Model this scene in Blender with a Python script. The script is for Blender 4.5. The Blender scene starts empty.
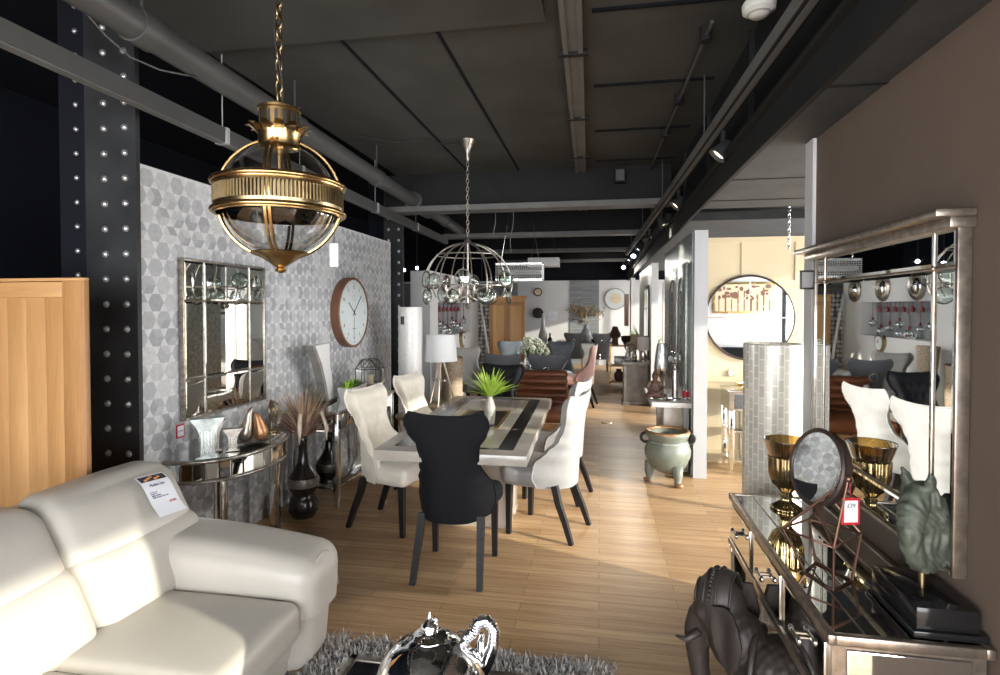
import bpy, bmesh, math, random
from mathutils import Vector, Matrix, noise
R_ = random.Random(7)
SC = bpy.context.scene
COL = SC.collection
PI = math.pi
sin, cos = math.sin, math.cos

# ------------------------------------------------------------------ camera model
H = 1.65; F = 560.0; YAW = math.atan(100 / 560.0); PITCH = math.radians(1.2)
CY = 308 + math.tan(PITCH) * F / cos(YAW)
def at(px, py, X=None, Y=None, Z=None):
    x = (px - 500) / F; y = -(py - CY) / F
    f = (-sin(YAW) * cos(PITCH), cos(YAW) * cos(PITCH), -sin(PITCH))
    r = (cos(YAW), sin(YAW), 0)
    u = (-sin(YAW) * sin(PITCH), cos(YAW) * sin(PITCH), cos(PITCH))
    d = [f[i] + x * r[i] + y * u[i] for i in range(3)]
    t = X / d[0] if X is not None else (Y / d[1] if Y is not None else (Z - H) / d[2])
    return Vector((d[0] * t, d[1] * t, H + d[2] * t))

# ------------------------------------------------------------------ materials
MATS = {}
def mat(name, col, rough=0.5, metal=0.0, var=0.0, vscale=8.0, bump=0.0, bscale=40.0, sheen=0.0, coat=0.0,
        spec=0.5, stretch=None, detail=4.0, trans=0.0, emit=None, estr=0.0, aniso=None, col2=None):
    m = bpy.data.materials.new(name); m.use_nodes = True
    nt = m.node_tree; b = nt.nodes['Principled BSDF']
    b.inputs['Base Color'].default_value = (*col, 1)
    b.inputs['Roughness'].default_value = rough
    b.inputs['Metallic'].default_value = metal
    b.inputs['Specular IOR Level'].default_value = spec
    if sheen:
        b.inputs['Sheen Weight'].default_value = sheen
        b.inputs['Sheen Roughness'].default_value = 0.4
    if coat:
        b.inputs['Coat Weight'].default_value = coat
        b.inputs['Coat Roughness'].default_value = 0.08
    if trans:
        b.inputs['Transmission Weight'].default_value = trans
    if emit:
        b.inputs['Emission Color'].default_value = (*emit, 1)
        b.inputs['Emission Strength'].default_value = estr
    if var or bump:
        tc = nt.nodes.new('ShaderNodeTexCoord'); mp = nt.nodes.new('ShaderNodeMapping')
        nt.links.new(tc.outputs['Object'], mp.inputs['Vector'])
        if stretch: mp.inputs['Scale'].default_value = stretch
    if var:
        n = nt.nodes.new('ShaderNodeTexNoise'); n.inputs['Scale'].default_value = vscale
        n.inputs['Detail'].default_value = detail
        nt.links.new(mp.outputs[0], n.inputs['Vector'])
        cr = nt.nodes.new('ShaderNodeValToRGB')
        c2 = col2 or col
        cr.color_ramp.elements[0].position = 0.3; cr.color_ramp.elements[1].position = 0.7
        cr.color_ramp.elements[0].color = (*[max(0, c * (1 - var)) for c in col], 1)
        cr.color_ramp.elements[1].color = (*[min(1, c * (1 + var)) for c in c2], 1)
        nt.links.new(n.outputs['Fac'], cr.inputs['Fac'])
        nt.links.new(cr.outputs['Color'], b.inputs['Base Color'])
    if bump:
        n2 = nt.nodes.new('ShaderNodeTexNoise'); n2.inputs['Scale'].default_value = bscale
        n2.inputs['Detail'].default_value = 4
        nt.links.new(mp.outputs[0], n2.inputs['Vector'])
        bp = nt.nodes.new('ShaderNodeBump'); bp.inputs['Strength'].default_value = bump
        bp.inputs['Distance'].default_value = 0.01
        nt.links.new(n2.outputs['Fac'], bp.inputs['Height'])
        nt.links.new(bp.outputs['Normal'], b.inputs['Normal'])
    MATS[name] = m
    return m

def glass_mat(name, tint=(1, 1, 1), refl=1.0, rough=0.02):
    """clear thin glass: fresnel mix of see-through and mirror reflection"""
    m = bpy.data.materials.new(name); m.use_nodes = True
    nt = m.node_tree; nt.nodes.clear()
    out = nt.nodes.new('ShaderNodeOutputMaterial')
    mx = nt.nodes.new('ShaderNodeMixShader'); tr = nt.nodes.new('ShaderNodeBsdfTransparent')
    gl = nt.nodes.new('ShaderNodeBsdfGlossy'); lw = nt.nodes.new('ShaderNodeLayerWeight')
    mul = nt.nodes.new('ShaderNodeMath'); mul.operation = 'MULTIPLY_ADD'
    lw.inputs['Blend'].default_value = 0.35
    mul.inputs[1].default_value = 0.75 * refl; mul.inputs[2].default_value = 0.06 * refl
    tr.inputs['Color'].default_value = (*tint, 1)
    gl.inputs['Roughness'].default_value = rough
    nt.links.new(lw.outputs['Facing'], mul.inputs[0]); nt.links.new(mul.outputs[0], mx.inputs['Fac'])
    nt.links.new(tr.outputs[0], mx.inputs[1]); nt.links.new(gl.outputs[0], mx.inputs[2])
    nt.links.new(mx.outputs[0], out.inputs['Surface'])
    MATS[name] = m
    return m

def brick_mat(name, c1, c2, mortar, bw, rh, msize, rough=0.4, coat=0.0, grain=None, metal=0.0, axes='XY', offset=0.5, bump=0.0, scale_noise=0.25, gstretch=(2, 30, 2)):
    m = bpy.data.materials.new(name); m.use_nodes = True
    nt = m.node_tree; b = nt.nodes['Principled BSDF']; L = nt.links.new
    b.inputs['Roughness'].default_value = rough; b.inputs['Metallic'].default_value = metal; b.inputs['Specular IOR Level'].default_value = .35
    if coat:
        b.inputs['Coat Weight'].default_value = coat; b.inputs['Coat Roughness'].default_value = 0.2
    tc = nt.nodes.new('ShaderNodeTexCoord'); sep = nt.nodes.new('ShaderNodeSeparateXYZ'); cmb = nt.nodes.new('ShaderNodeCombineXYZ')
    L(tc.outputs['Object'], sep.inputs[0])
    L(sep.outputs[axes[0]], cmb.inputs['X']); L(sep.outputs[axes[1]], cmb.inputs['Y'])
    br = nt.nodes.new('ShaderNodeTexBrick')
    br.inputs['Color1'].default_value = (*c1, 1); br.inputs['Color2'].default_value = (*c2, 1); br.inputs['Mortar'].default_value = (*mortar, 1)
    br.inputs['Scale'].default_value = 1; br.inputs['Mortar Size'].default_value = msize
    br.inputs['Brick Width'].default_value = bw; br.inputs['Row Height'].default_value = rh
    br.offset = offset; br.offset_frequency = 2; br.squash = 1
    br.inputs['Bias'].default_value = -0.1
    L(cmb.outputs[0], br.inputs['Vector'])
    last = br.outputs['Color']
    if grain:
        mp = nt.nodes.new('ShaderNodeMapping'); mp.inputs['Scale'].default_value = gstretch
        L(tc.outputs['Object'], mp.inputs['Vector'])
        n = nt.nodes.new('ShaderNodeTexNoise'); n.inputs['Scale'].default_value = 1.6; n.inputs['Detail'].default_value = 6; n.inputs['Roughness'].default_value = 0.65
        L(mp.outputs[0], n.inputs['Vector'])
        cr = nt.nodes.new('ShaderNodeValToRGB')
        cr.color_ramp.elements[0].color = (*grain, 1); cr.color_ramp.elements[1].color = (1, 1, 1, 1)
        cr.color_ramp.elements[0].position = 0.3; cr.color_ramp.elements[1].position = 0.62
        L(n.outputs['Fac'], cr.inputs['Fac'])
        mx = nt.nodes.new('ShaderNodeMix'); mx.data_type = 'RGBA'; mx.blend_type = 'MULTIPLY'; mx.inputs['Factor'].default_value = 1
        L(last, mx.inputs[6]); L(cr.outputs['Color'], mx.inputs[7])
        last = mx.outputs[2]
    L(last, b.inputs['Base Color'])
    if bump:
        bp = nt.nodes.new('ShaderNodeBump'); bp.inputs['Strength'].default_value = bump; bp.inputs['Distance'].default_value = 0.004; bp.invert = True
        L(br.outputs['Fac'], bp.inputs['Height']); L(bp.outputs['Normal'], b.inputs['Normal'])
    MATS[name] = m
    return m

def wood_mat(name, c1, c2, axis='Z', scale=6.0, rough=0.45, coat=0.0, plank=None):
    """planed timber: stretched noise grain along one axis"""
    m = bpy.data.materials.new(name); m.use_nodes = True
    nt = m.node_tree; b = nt.nodes['Principled BSDF']; L = nt.links.new
    b.inputs['Roughness'].default_value = rough
    if coat: b.inputs['Coat Weight'].default_value = coat
    tc = nt.nodes.new('ShaderNodeTexCoord'); mp = nt.nodes.new('ShaderNodeMapping')
    s = {'X': (0.08, 1, 1), 'Y': (1, 0.08, 1), 'Z': (1, 1, 0.08)}[axis]
    mp.inputs['Scale'].default_value = s
    L(tc.outputs['Object'], mp.inputs['Vector'])
    n = nt.nodes.new('ShaderNodeTexNoise'); n.inputs['Scale'].default_value = scale; n.inputs['Detail'].default_value = 5; n.inputs['Distortion'].default_value = 0.6
    w = nt.nodes.new('ShaderNodeTexNoise'); w.inputs['Scale'].default_value = scale * 14; w.inputs['Detail'].default_value = 3
    L(mp.outputs[0], n.inputs['Vector']); L(mp.outputs[0], w.inputs['Vector'])
    ad = nt.nodes.new('ShaderNodeMath'); ad.operation = 'MULTIPLY_ADD'; ad.inputs[1].default_value = 0.35
    L(w.outputs['Fac'], ad.inputs[0]); L(n.outputs['Fac'], ad.inputs[2])
    cr = nt.nodes.new('ShaderNodeValToRGB'); cr.color_ramp.elements[0].position = 0.45; cr.color_ramp.elements[1].position = 0.9
    cr.color_ramp.elements[0].color = (*c1, 1); cr.color_ramp.elements[1].color = (*c2, 1)
    L(ad.outputs[0], cr.inputs['Fac']); L(cr.outputs['Color'], b.inputs['Base Color'])
    MATS[name] = m
    return m

# ------------------------------------------------------------------ mesh builder
class MB:
    def __init__(s): s.bm = bmesh.new(); s.M = Matrix.Identity(4); s.mi = 0
    def v(s, p): return s.bm.verts.new(s.M @ Vector(p))
    def f(s, vs):
        try:
            fc = s.bm.faces.new(vs); fc.material_index = s.mi; return fc
        except ValueError: return None
    def box(s, x0, x1, y0, y1, z0, z1, bev=0.0, seg=2, rot=None):
        """axis box by extents; rot = (angle, axis, pivot)"""
        M = s.M
        if rot: M = M @ Matrix.Translation(rot[2]) @ Matrix.Rotation(rot[0], 4, rot[1]) @ Matrix.Translation(-Vector(rot[2]))
        t = bmesh.new() if bev else s.bm
        vs = [t.verts.new((x, y, z) if bev else M @ Vector((x, y, z))) for x in (x0, x1) for y in (y0, y1) for z in (z0, z1)]
        fs = []
        for q in ((0, 1, 3, 2), (4, 6, 7, 5), (0, 4, 5, 1), (2, 3, 7, 6), (0, 2, 6, 4), (1, 5, 7, 3)):
            fc = t.faces.new([vs[i] for i in q]); fc.material_index = s.mi
        if bev:
            bmesh.ops.bevel(t, geom=list(t.edges), offset=bev, segments=seg, profile=0.5, affect='EDGES')
            mp = {w: s.bm.verts.new(M @ w.co) for w in t.verts}
            for fc in t.faces:
                g = s.bm.faces.new([mp[w] for w in fc.verts]); g.material_index = s.mi
            t.free()
        return s
    def ring(s, c, ax, up, rx, ry, n):
        ax = Vector(ax).normalized(); up = Vector(up); up = (up - ax * up.dot(ax)).normalized(); sd = ax.cross(up)
        return [s.v(Vector(c) + up * (cos(2 * PI * i / n) * rx) + sd * (sin(2 * PI * i / n) * ry)) for i in range(n)]
    def skin(s, rings, cap=True, closed=False):
        k = len(rings)
        for a in range(k if closed else k - 1):
            A, B = rings[a], rings[(a + 1) % k]; n = len(A)
            for i in range(n): s.f((A[i], A[(i + 1) % n], B[(i + 1) % n], B[i]))
        if cap and not closed:
            s.f(list(reversed(rings[0]))); s.f(rings[-1])
    def cyl(s, p0, p1, r0, r1=None, n=12, cap=True):
        p0, p1 = Vector(p0), Vector(p1); ax = p1 - p0
        up = Vector((0, 0, 1)) if abs(ax.normalized().z) < .9 else Vector((1, 0, 0))
        r1 = r0 if r1 is None else r1
        s.skin([s.ring(p0, ax, up, r0, r0, n), s.ring(p1, ax, up, r1, r1, n)], cap); return s
    def bar(s, p0, p1, a, b=None, a1=None, b1=None):
        """square bar between two points"""
        p0, p1 = Vector(p0), Vector(p1); ax = (p1 - p0)
        up = Vector((0, 0, 1)) if abs(ax.normalized().z) < .9 else Vector((0, 1, 0))
        axn = ax.normalized(); up = (up - axn * up.dot(axn)).normalized(); sd = axn.cross(up)
        b = a if b is None else b; a1 = a if a1 is None else a1; b1 = b if b1 is None else b1
        q = lambda c, x, y: [s.v(c + sd * i * x / 2 + up * j * y / 2) for i, j in ((-1, -1), (1, -1), (1, 1), (-1, 1))]
        s.skin([q(p0, a, b), q(p1, a1, b1)]); return s
    def tube(s, pts, r, n=8, closed=False, cap=True, flat=1.0):
        pts = [Vector(p) for p in pts]; k = len(pts); rs = r if isinstance(r, (list, tuple)) else [r] * k
        rings = []; up = None
        for i, p in enumerate(pts):
            if closed: t = pts[(i + 1) % k] - pts[i - 1]
            else: t = pts[min(i + 1, k - 1)] - pts[max(i - 1, 0)]
            t.normalize()
            if up is None: up = Vector((0, 0, 1)) if abs(t.z) < .9 else Vector((1, 0, 0))
            up = (up - t * up.dot(t)).normalized()
            rings.append(s.ring(p, t, up, rs[i], rs[i] * flat, n))
        s.skin(rings, cap, closed); return s
    def lathe(s, prof, c=(0, 0, 0), n=32, rib=None, closed=False):
        """profile of (r, z) revolved about z; rib=(count, depth) flutes it"""
        c = Vector(c); rings = []
        for r, z in prof:
            rr = []
            for i in range(n):
                a = 2 * PI * i / n
                k = r * (1 + (rib[1] * cos(rib[0] * a) if rib else 0))
                rr.append(s.v(c + Vector((k * cos(a), k * sin(a), z))))
            rings.append(rr)
        for A, B in zip(rings, rings[1:]):
            for i in range(n): s.f((A[i], A[(i + 1) % n], B[(i + 1) % n], B[i]))
        if not closed:
            if prof[0][0] > 1e-5: s.f(list(reversed(rings[0])))
            if prof[-1][0] > 1e-5: s.f(rings[-1])
        return s
    def ell(s, c, r, n=16, rot=None):
        c = Vector(c); r = (r, r, r) if isinstance(r, (int, float)) else r
        Rm = rot if rot else Matrix.Identity(3); m = max(6, n // 2); rings = []
        for j in range(1, m):
            th = PI * j / m
            rings.append([s.v(c + Rm @ Vector((r[0] * sin(th) * cos(2 * PI * i / n), r[1] * sin(th) * sin(2 * PI * i / n), -r[2] * cos(th)))) for i in range(n)])
        a = s.v(c + Rm @ Vector((0, 0, -r[2]))); b = s.v(c + Rm @ Vector((0, 0, r[2])))
        s.skin(rings, False)
        for i in range(n):
            s.f((a, rings[0][(i + 1) % n], rings[0][i])); s.f((b, rings[-1][i], rings[-1][(i + 1) % n]))
        return s
    def torus(s, c, ax, R, r, n=32, m=8, sx=1.0, up=(0, 0, 1)):
        ax = Vector(ax).normalized(); up = Vector(up)
        if abs(ax.dot(up)) > .95: up = Vector((1, 0, 0))
        up = (up - ax * up.dot(ax)).normalized(); sd = ax.cross(up)
        s.tube([Vector(c) + up * R * cos(2 * PI * i / n) * sx + sd * R * sin(2 * PI * i / n) for i in range(n)], r, m, True); return s
    def disc(s, c, ax, R, th, n=32, bulge=0.0):
        """round plate with thickness, optionally domed on +ax"""
        c = Vector(c); ax = Vector(ax).normalized(); up = Vector((0, 0, 1)) if abs(ax.z) < .9 else Vector((1, 0, 0))
        rings = [s.ring(c, ax, up, R, R, n)]
        k = 4 if bulge else 1
        rings.append(s.ring(c + ax * th, ax, up, R, R, n))
        for j in range(1, k):
            q = 1 - j / k
            rings.append(s.ring(c + ax * (th + bulge * (1 - q * q)), ax, up, R * q, R * q, n))
        s.skin(rings, True); return s
    def prism(s, pts, ax, d0, d1):
        """2-D outline extruded along axis ('X': pts are (y,z); 'Y': (x,z); 'Z': (x,y))"""
        def P(p, d): return {'X': (d, p[0], p[1]), 'Y': (p[0], d, p[1]), 'Z': (p[0], p[1], d)}[ax]
        A = [s.v(P(p, d0)) for p in pts]; B = [s.v(P(p, d1)) for p in pts]
        s.skin([A, B]); return s
    def grid(s, fn, nu, nv, flip=False):
        g = [[s.v(fn(u / nu, v / nv)) for u in range(nu + 1)] for v in range(nv + 1)]
        for j in range(nv):
            for i in range(nu):
                q = (g[j][i], g[j][i + 1], g[j + 1][i + 1], g[j + 1][i])
                s.f(tuple(reversed(q)) if flip else q)
        return g
    def cushion(s, c, h, r, puff=(0, 0, 0), n=8, fn=None):
        """rounded upholstered block: half sizes h, corner radius r, puff = extra bulge per axis"""
        c = Vector(c); h = Vector(h)
        def axis(hh):
            rr = min(r, hh)
            a = [-hh, -hh + rr * .12, -hh + rr * .35, -hh + rr * .65, -hh + rr]
            core = hh - rr
            mid = [-core + 2 * core * i / n for i in range(1, n)] if core > 1e-4 else []
            b = [-q for q in reversed(a)]
            if core <= 1e-4: b = b[1:]
            return a + mid + b
        A = [axis(h[i]) for i in range(3)]
        cache = {}
        def V(p):
            k = tuple(round(q, 6) for q in p)
            if k in cache: return cache[k]
            p = Vector(p); core = Vector([max(-(h[i] - min(r, h[i])), min(h[i] - min(r, h[i]), p[i])) for i in range(3)])
            d = p - core
            q = core + (d.normalized() * r if d.length > 1e-9 else d)
            for i in range(3):
                if puff[i]:
                    j, l = (i + 1) % 3, (i + 2) % 3
                    w = (1 - (p[j] / h[j]) ** 2) * (1 - (p[l] / h[l]) ** 2)
                    q[i] += puff[i] * w * (p[i] / h[i])
            if fn: q = fn(q)
            cache[k] = s.v(c + q); return cache[k]
        for i in range(3):
            j, l = (i + 1) % 3, (i + 2) % 3
            for sg in (-1, 1):
                for a in range(len(A[j]) - 1):
                    for b in range(len(A[l]) - 1):
                        P = []
                        for x, y in ((a, b), (a + 1, b), (a + 1, b + 1), (a, b + 1)):
                            p = [0, 0, 0]; p[i] = sg * h[i]; p[j] = A[j][x]; p[l] = A[l][y]; P.append(V(p))
                        s.f(P if sg > 0 else list(reversed(P)))
        return s
    def chain(s, p0, p1, L=.04, w=.011, r=.0035):
        p0, p1 = Vector(p0), Vector(p1); d = p1 - p0; k = max(2, round(d.length / (L * .78))); ax = d.normalized()
        a = Vector((1, 0, 0)) if abs(ax.x) < .9 else Vector((0, 1, 0)); a = (a - ax * a.dot(ax)).normalized(); b = ax.cross(a)
        for i in range(k):
            c = p0 + d * ((i + .5) / k); sd = a if i % 2 else b
            s.tube([c + ax * (cos(t) * L / 2) + sd * (sin(t) * w) for t in [2 * PI * q / 10 for q in range(10)]], r, 5, True)
        return s
    def mesh(s, name, angle=40):
        bmesh.ops.remove_doubles(s.bm, verts=s.bm.verts, dist=1e-6)
        bmesh.ops.recalc_face_normals(s.bm, faces=s.bm.faces)
        me = bpy.data.meshes.new(name); s.bm.to_mesh(me); s.bm.free()
        me.shade_smooth()
        if angle is not None and angle < 180: me.set_sharp_from_angle(angle=math.radians(angle))
        return me
    def build(s, name, m, parent=None, loc=None, rz=0, angle=40):
        me = s.mesh(name, angle); o = bpy.data.objects.new(name, me); COL.objects.link(o)
        for q in (m if isinstance(m, (list, tuple)) else [m]): me.materials.append(q)
        if parent: o.parent = parent
        if loc: o.location = loc
        o.rotation_euler[2] = rz
        return o

def tag(o, label=None, cat=None, group=None, kind=None):
    if label: o['label'] = label
    if cat: o['category'] = cat
    if group: o['group'] = group
    if kind: o['kind'] = kind
    return o
def thing(name, label, cat, loc=(0, 0, 0), rz=0, group=None):
    o = bpy.data.objects.new(name, None); COL.objects.link(o); o.empty_display_size = .1
    o.location = loc; o.rotation_euler[2] = rz
    return tag(o, label, cat, group)
def struct(mb, name, m, label=None, angle=30, loc=None):
    o = mb.build(name, m, angle=angle, loc=loc); o['kind'] = 'structure'; o['label'] = label or name.replace('_', ' ')
    return o
def dup(root, loc, rz=None, label=None, group=None, swap=None, scale=None):
    """copy a thing, its parts and their sub-parts; swap maps old material -> new material"""
    def cp(o, par):
        c = o.copy(); COL.objects.link(c)
        if par: c.parent = par
        if swap and c.type == 'MESH':
            for sl in c.material_slots:
                if sl.material and sl.material.name in swap:
                    nm = swap[sl.material.name]; sl.link = 'OBJECT'; sl.material = nm
        for ch in list(o.children): cp(ch, c)
        return c
    r = cp(root, None); r.location = loc
    if rz is not None: r.rotation_euler[2] = rz
    if scale: r.scale = (scale, scale, scale) if isinstance(scale, (int, float)) else scale
    if label: r['label'] = label
    if group: r['group'] = group
    elif 'group' in r and group == '': del r['group']
    return r
def blob(mb, name, m, parent=None, voxel=.01, smooth=4, loc=None, rz=0, disp=None, label=None):
    """fuse overlapping shapes into one continuous sculpted surface"""
    me = mb.mesh(name + '_raw', None); o = bpy.data.objects.new(name, me); COL.objects.link(o)
    a = o.modifiers.new('r', 'REMESH'); a.mode = 'VOXEL'; a.voxel_size = voxel; a.use_smooth_shade = True
    b = o.modifiers.new('s', 'SMOOTH'); b.iterations = smooth; b.factor = .6
    bpy.context.view_layer.update()
    ev = o.evaluated_get(bpy.context.evaluated_depsgraph_get())
    m2 = bpy.data.meshes.new_from_object(ev); o.modifiers.clear(); o.data = m2; bpy.data.meshes.remove(me); m2.name = name
    if disp:
        ns = [v.normal.copy() for v in m2.vertices]
        for v, nn in zip(m2.vertices, ns): v.co += nn * disp(v.co, nn)
    m2.shade_smooth(); m2.materials.clear(); m2.materials.append(m)
    if parent: o.parent = parent
    if loc: o.location = loc
    o.rotation_euler[2] = rz
    return o
def lerp_tab(tab, x):
    if x <= tab[0][0]: return tab[0][1]
    for (a, va), (b, vb) in zip(tab, tab[1:]):
        if x <= b:
            t = (x - a) / (b - a); t = t * t * (3 - 2 * t); return va + (vb - va) * t
    return tab[-1][1]
def text(body, name, m, parent, loc, rot, size, ext=.0004, align='CENTER'):
    c = bpy.data.curves.new(name, 'FONT'); c.body = body; c.size = size; c.align_x = align; c.align_y = 'CENTER'; c.extrude = ext; c.resolution_u = 2
    o = bpy.data.objects.new(name, c); COL.objects.link(o)
    bpy.context.view_layer.update()
    me = bpy.data.meshes.new_from_object(o.evaluated_get(bpy.context.evaluated_depsgraph_get()))
    bpy.data.objects.remove(o); bpy.data.curves.remove(c)
    o = bpy.data.objects.new(name, me); COL.objects.link(o); me.materials.clear(); me.materials.append(m)
    o.parent = parent; o.location = loc; o.rotation_euler = rot
    return o
# ------------------------------------------------------------------ palette
M = MATS
brick_mat('oak_floor', (.60, .405, .225), (.45, .285, .15), (.27, .165, .08), .86, .088, .0018, rough=.44, coat=.05, grain=(.66, .58, .5), axes='XY', gstretch=(1.2, 26, 1))
mat('ceiling_paint', (.060, .062, .057), .8, spec=.2, var=.16, vscale=2.2)
mat('dark_paint', (.019, .0195, .02), .7, spec=.15, var=.2, vscale=3)
mat('flange_paint', (.12, .12, .115), .55, var=.15, vscale=5)
mat('pipe_paint', (.062, .063, .061), .45, var=.1, vscale=6)
mat('void_paint', (.009, .010, .014), .9, spec=.1)
mat('black_iron', (.027, .0285, .03), .4, spec=.3, var=.35, vscale=4, bump=.15, bscale=20)
mat('rivet_steel', (.45, .45, .45), .35, metal=.7)
mat('brown_wall', (.135, .10, .077), .75, var=.06, vscale=3)
mat('white_paint', (.60, .605, .60), .55, var=.03, vscale=3)
mat('pale_grey_paint', (.55, .57, .58), .6, var=.03, vscale=3)
mat('mid_grey_paint', (.2, .21, .22), .65, var=.06, vscale=3)
mat('pale_blue_paint', (.5, .58, .63), .6)
mat('cream_paint', (.56, .47, .30), .55, var=.03, vscale=3)
brick_mat('slate_cladding', (.19, .205, .21), (.27, .285, .29), (.12, .13, .13), .5, .045, .004, rough=.7, axes='XZ', bump=.6)
for i, c in enumerate(((.56, .565, .56), (.45, .455, .455), (.38, .385, .39), (.32, .325, .33), (.50, .505, .50))):
    mat('paper_grey_%d' % i, c, .55, var=.10, vscale=30)
wood_mat('oak_wood', (.32, .155, .052), (.49, .28, .115), 'Z', 7)
wood_mat('oak_stile', (.25, .115, .038), (.42, .225, .085), 'Z', 9)
wood_mat('oak_wood_rail', (.30, .145, .05), (.46, .26, .105), 'X', 7)
wood_mat('pine_wood', (.50, .25, .085), (.68, .40, .17), 'Z', 6)
wood_mat('clock_wood', (.12, .05, .026), (.20, .09, .048), 'Z', 8)
wood_mat('driftwood', (.14, .10, .075), (.26, .2, .15), 'Z', 8)
wood_mat('pale_ash', (.5, .4, .3), (.62, .52, .42), 'Z', 8)
wood_mat('carved_teak', (.016, .012, .010), (.042, .033, .028), 'Z', 9, rough=.5)
mat('cream_leather', (.455, .43, .38), .38, var=.035, vscale=4, bump=.10, bscale=28, spec=.5)
mat('leather_brown', (.19, .066, .028), .35, var=.2, vscale=8, bump=.2, bscale=70)
mat('cream_velvet', (.62, .575, .49), .6, sheen=.5, var=.06, vscale=9, bump=.15, bscale=120)
mat('navy_velvet', (.0055, .006, .008), .8, spec=.2, var=.2, vscale=7, bump=.2, bscale=120)
mat('silver_velvet', (.25, .25, .245), .55, sheen=.2, var=.1, vscale=8, bump=.15, bscale=120)
mat('grey_velvet', (.10, .105, .115), .55, sheen=.5, var=.15, vscale=7)
mat('slate_velvet', (.16, .19, .225), .5, sheen=.6, var=.15, vscale=7)
mat('pink_velvet', (.42, .25, .22), .6, sheen=.5)
mat('black_wood', (.013, .011, .011), .5, spec=.3)
mat('piping_silver', (.5, .5, .5), .35, metal=.8)
mat('mirror', (.86, .88, .87), .015, metal=1)
mat('bevel_mirror', (.88, .9, .89), .04, metal=1)
mat('champagne', (.36, .31, .26), .3, metal=.85, var=.25, vscale=30)
mat('antique_silver', (.33, .30, .26), .32, metal=.85, var=.35, vscale=40)
mat('bright_silver', (.75, .75, .74), .2, metal=1, var=.1, vscale=30)
mat('chrome', (.82, .83, .86), .06, metal=1, var=.05, vscale=14, bump=.25, bscale=12)
mat('brass', (.52, .34, .15), .26, metal=1, var=.28, vscale=14)
mat('antique_brass', (.32, .24, .13), .3, metal=1, var=.25, vscale=20)
mat('copper_wire', (.20, .105, .075), .35, metal=.8)
mat('bronze_rim', (.05, .033, .028), .4, metal=.4)
mat('iron_wire', (.10, .095, .085), .4, metal=.8)
mat('gold_leaf', (.58, .42, .16), .3, metal=.9, var=.3, vscale=20)
mat('mercury_gold', (.50, .385, .20), .14, metal=1, var=.45, vscale=30, detail=6)
mat('black_marble', (.018, .018, .017), .14, var=0, bump=0)
mat('marble', (.36, .33, .285), .16, var=.18, vscale=5, detail=8, coat=.3)
mat('cream_marble', (.46, .405, .33), .25, var=.1, vscale=6)
mat('black_gloss', (.012, .012, .013), .12)
mat('black_matte', (.018, .018, .019), .45)
mat('dark_brown_gloss', (.018, .014, .012), .2)
mat('vase_band', (.12, .10, .085), .3, var=.4, vscale=60)
mat('verdigris', (.088, .102, .08), .55, metal=.25, var=.4, vscale=22)
mat('celadon', (.165, .185, .15), .45, var=.16, vscale=9, bump=.1, bscale=30)
mat('copper_rim', (.42, .22, .11), .35, metal=.7, var=.3, vscale=14)
mat('concrete', (.22, .21, .195), .7, var=.25, vscale=9, bump=.2)
mat('silver_leaf', (.40, .44, .42), .35, metal=.6, var=.35, vscale=18, bump=.3, bscale=60)
brick_mat('pearl_tile', (.57, .54, .46), (.45, .43, .365), (.70, .68, .61), .05, .085, .006, rough=.25, metal=.1, axes='XY', coat=.3)
mat('shell_white', (.66, .65, .62), .3, var=.1, vscale=40, bump=.35, bscale=60, coat=.3)
mat('lamp_shade', (.62, .63, .63), .75)
mat('tan_weave', (.34, .27, .19), .7, var=.3, vscale=50)
mat('leaf_green', (.20, .42, .04), .45, var=.3, vscale=12, spec=.4)
mat('leaf_lime', (.36, .52, .07), .45, var=.2, vscale=12)
mat('leaf_dark', (.08, .20, .04), .5, var=.4, vscale=9)
mat('dried_tan', (.42, .29, .18), .75, var=.3, vscale=14)
mat('dried_pink', (.36, .21, .16), .8, var=.3, vscale=14)
mat('pot_white', (.70, .70, .69), .4)
mat('vase_stone', (.28, .275, .24), .35, var=.25, vscale=28)
mat('candle_wax', (.66, .55, .38), .6)
mat('clock_face', (.60, .65, .64), .5, var=.03, vscale=20)
mat('ink', (.02, .02, .022), .6)
mat('ink_blue', (.05, .06, .14), .6)
mat('paper', (.74, .76, .80), .6)
mat('tag_red', (.50, .02, .03), .5)
mat('header_dark', (.03, .028, .04), .5)
mat('header_orange', (.62, .27, .08), .5)
mat('plastic_white', (.72, .71, .66), .4)
mat('plastic_grey', (.35, .35, .34), .4)
mat('cable_black', (.02, .02, .02), .5)
mat('rug_pile', (.46, .45, .44), .5, var=.5, vscale=30)
mat('rug_back', (.2, .19, .18), .9)
mat('smoke_glass', (.02, .02, .022), .06)
mat('flower_white', (.66, .68, .55), .6, var=.12, vscale=30)
mat('wine_red', (.16, .015, .02), .4)
mat('bulb_cold', (.9, .95, 1), .3, emit=(.75, .82, 1), estr=9)
mat('bulb_warm', (.9, .85, .7), .3, emit=(1, .85, .6), estr=3)
mat('terracotta_dark', (.09, .045, .03), .45, var=.3, vscale=12)
mat('grey_ceramic', (.26, .28, .29), .35)
mat('picture_dark', (.05, .05, .055), .6)
glass_mat('clear_glass', (.97, .98, .98), 1.0)
glass_mat('lens_glass', (.82, .88, .85), .9)
mat('crystal_bead', (.72, .74, .76), .12, metal=.35)
glass_mat('crystal_glass', (.9, .93, .95), 2.2)
glass_mat('amber_glass', (.72, .56, .28), 1.8)
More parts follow.
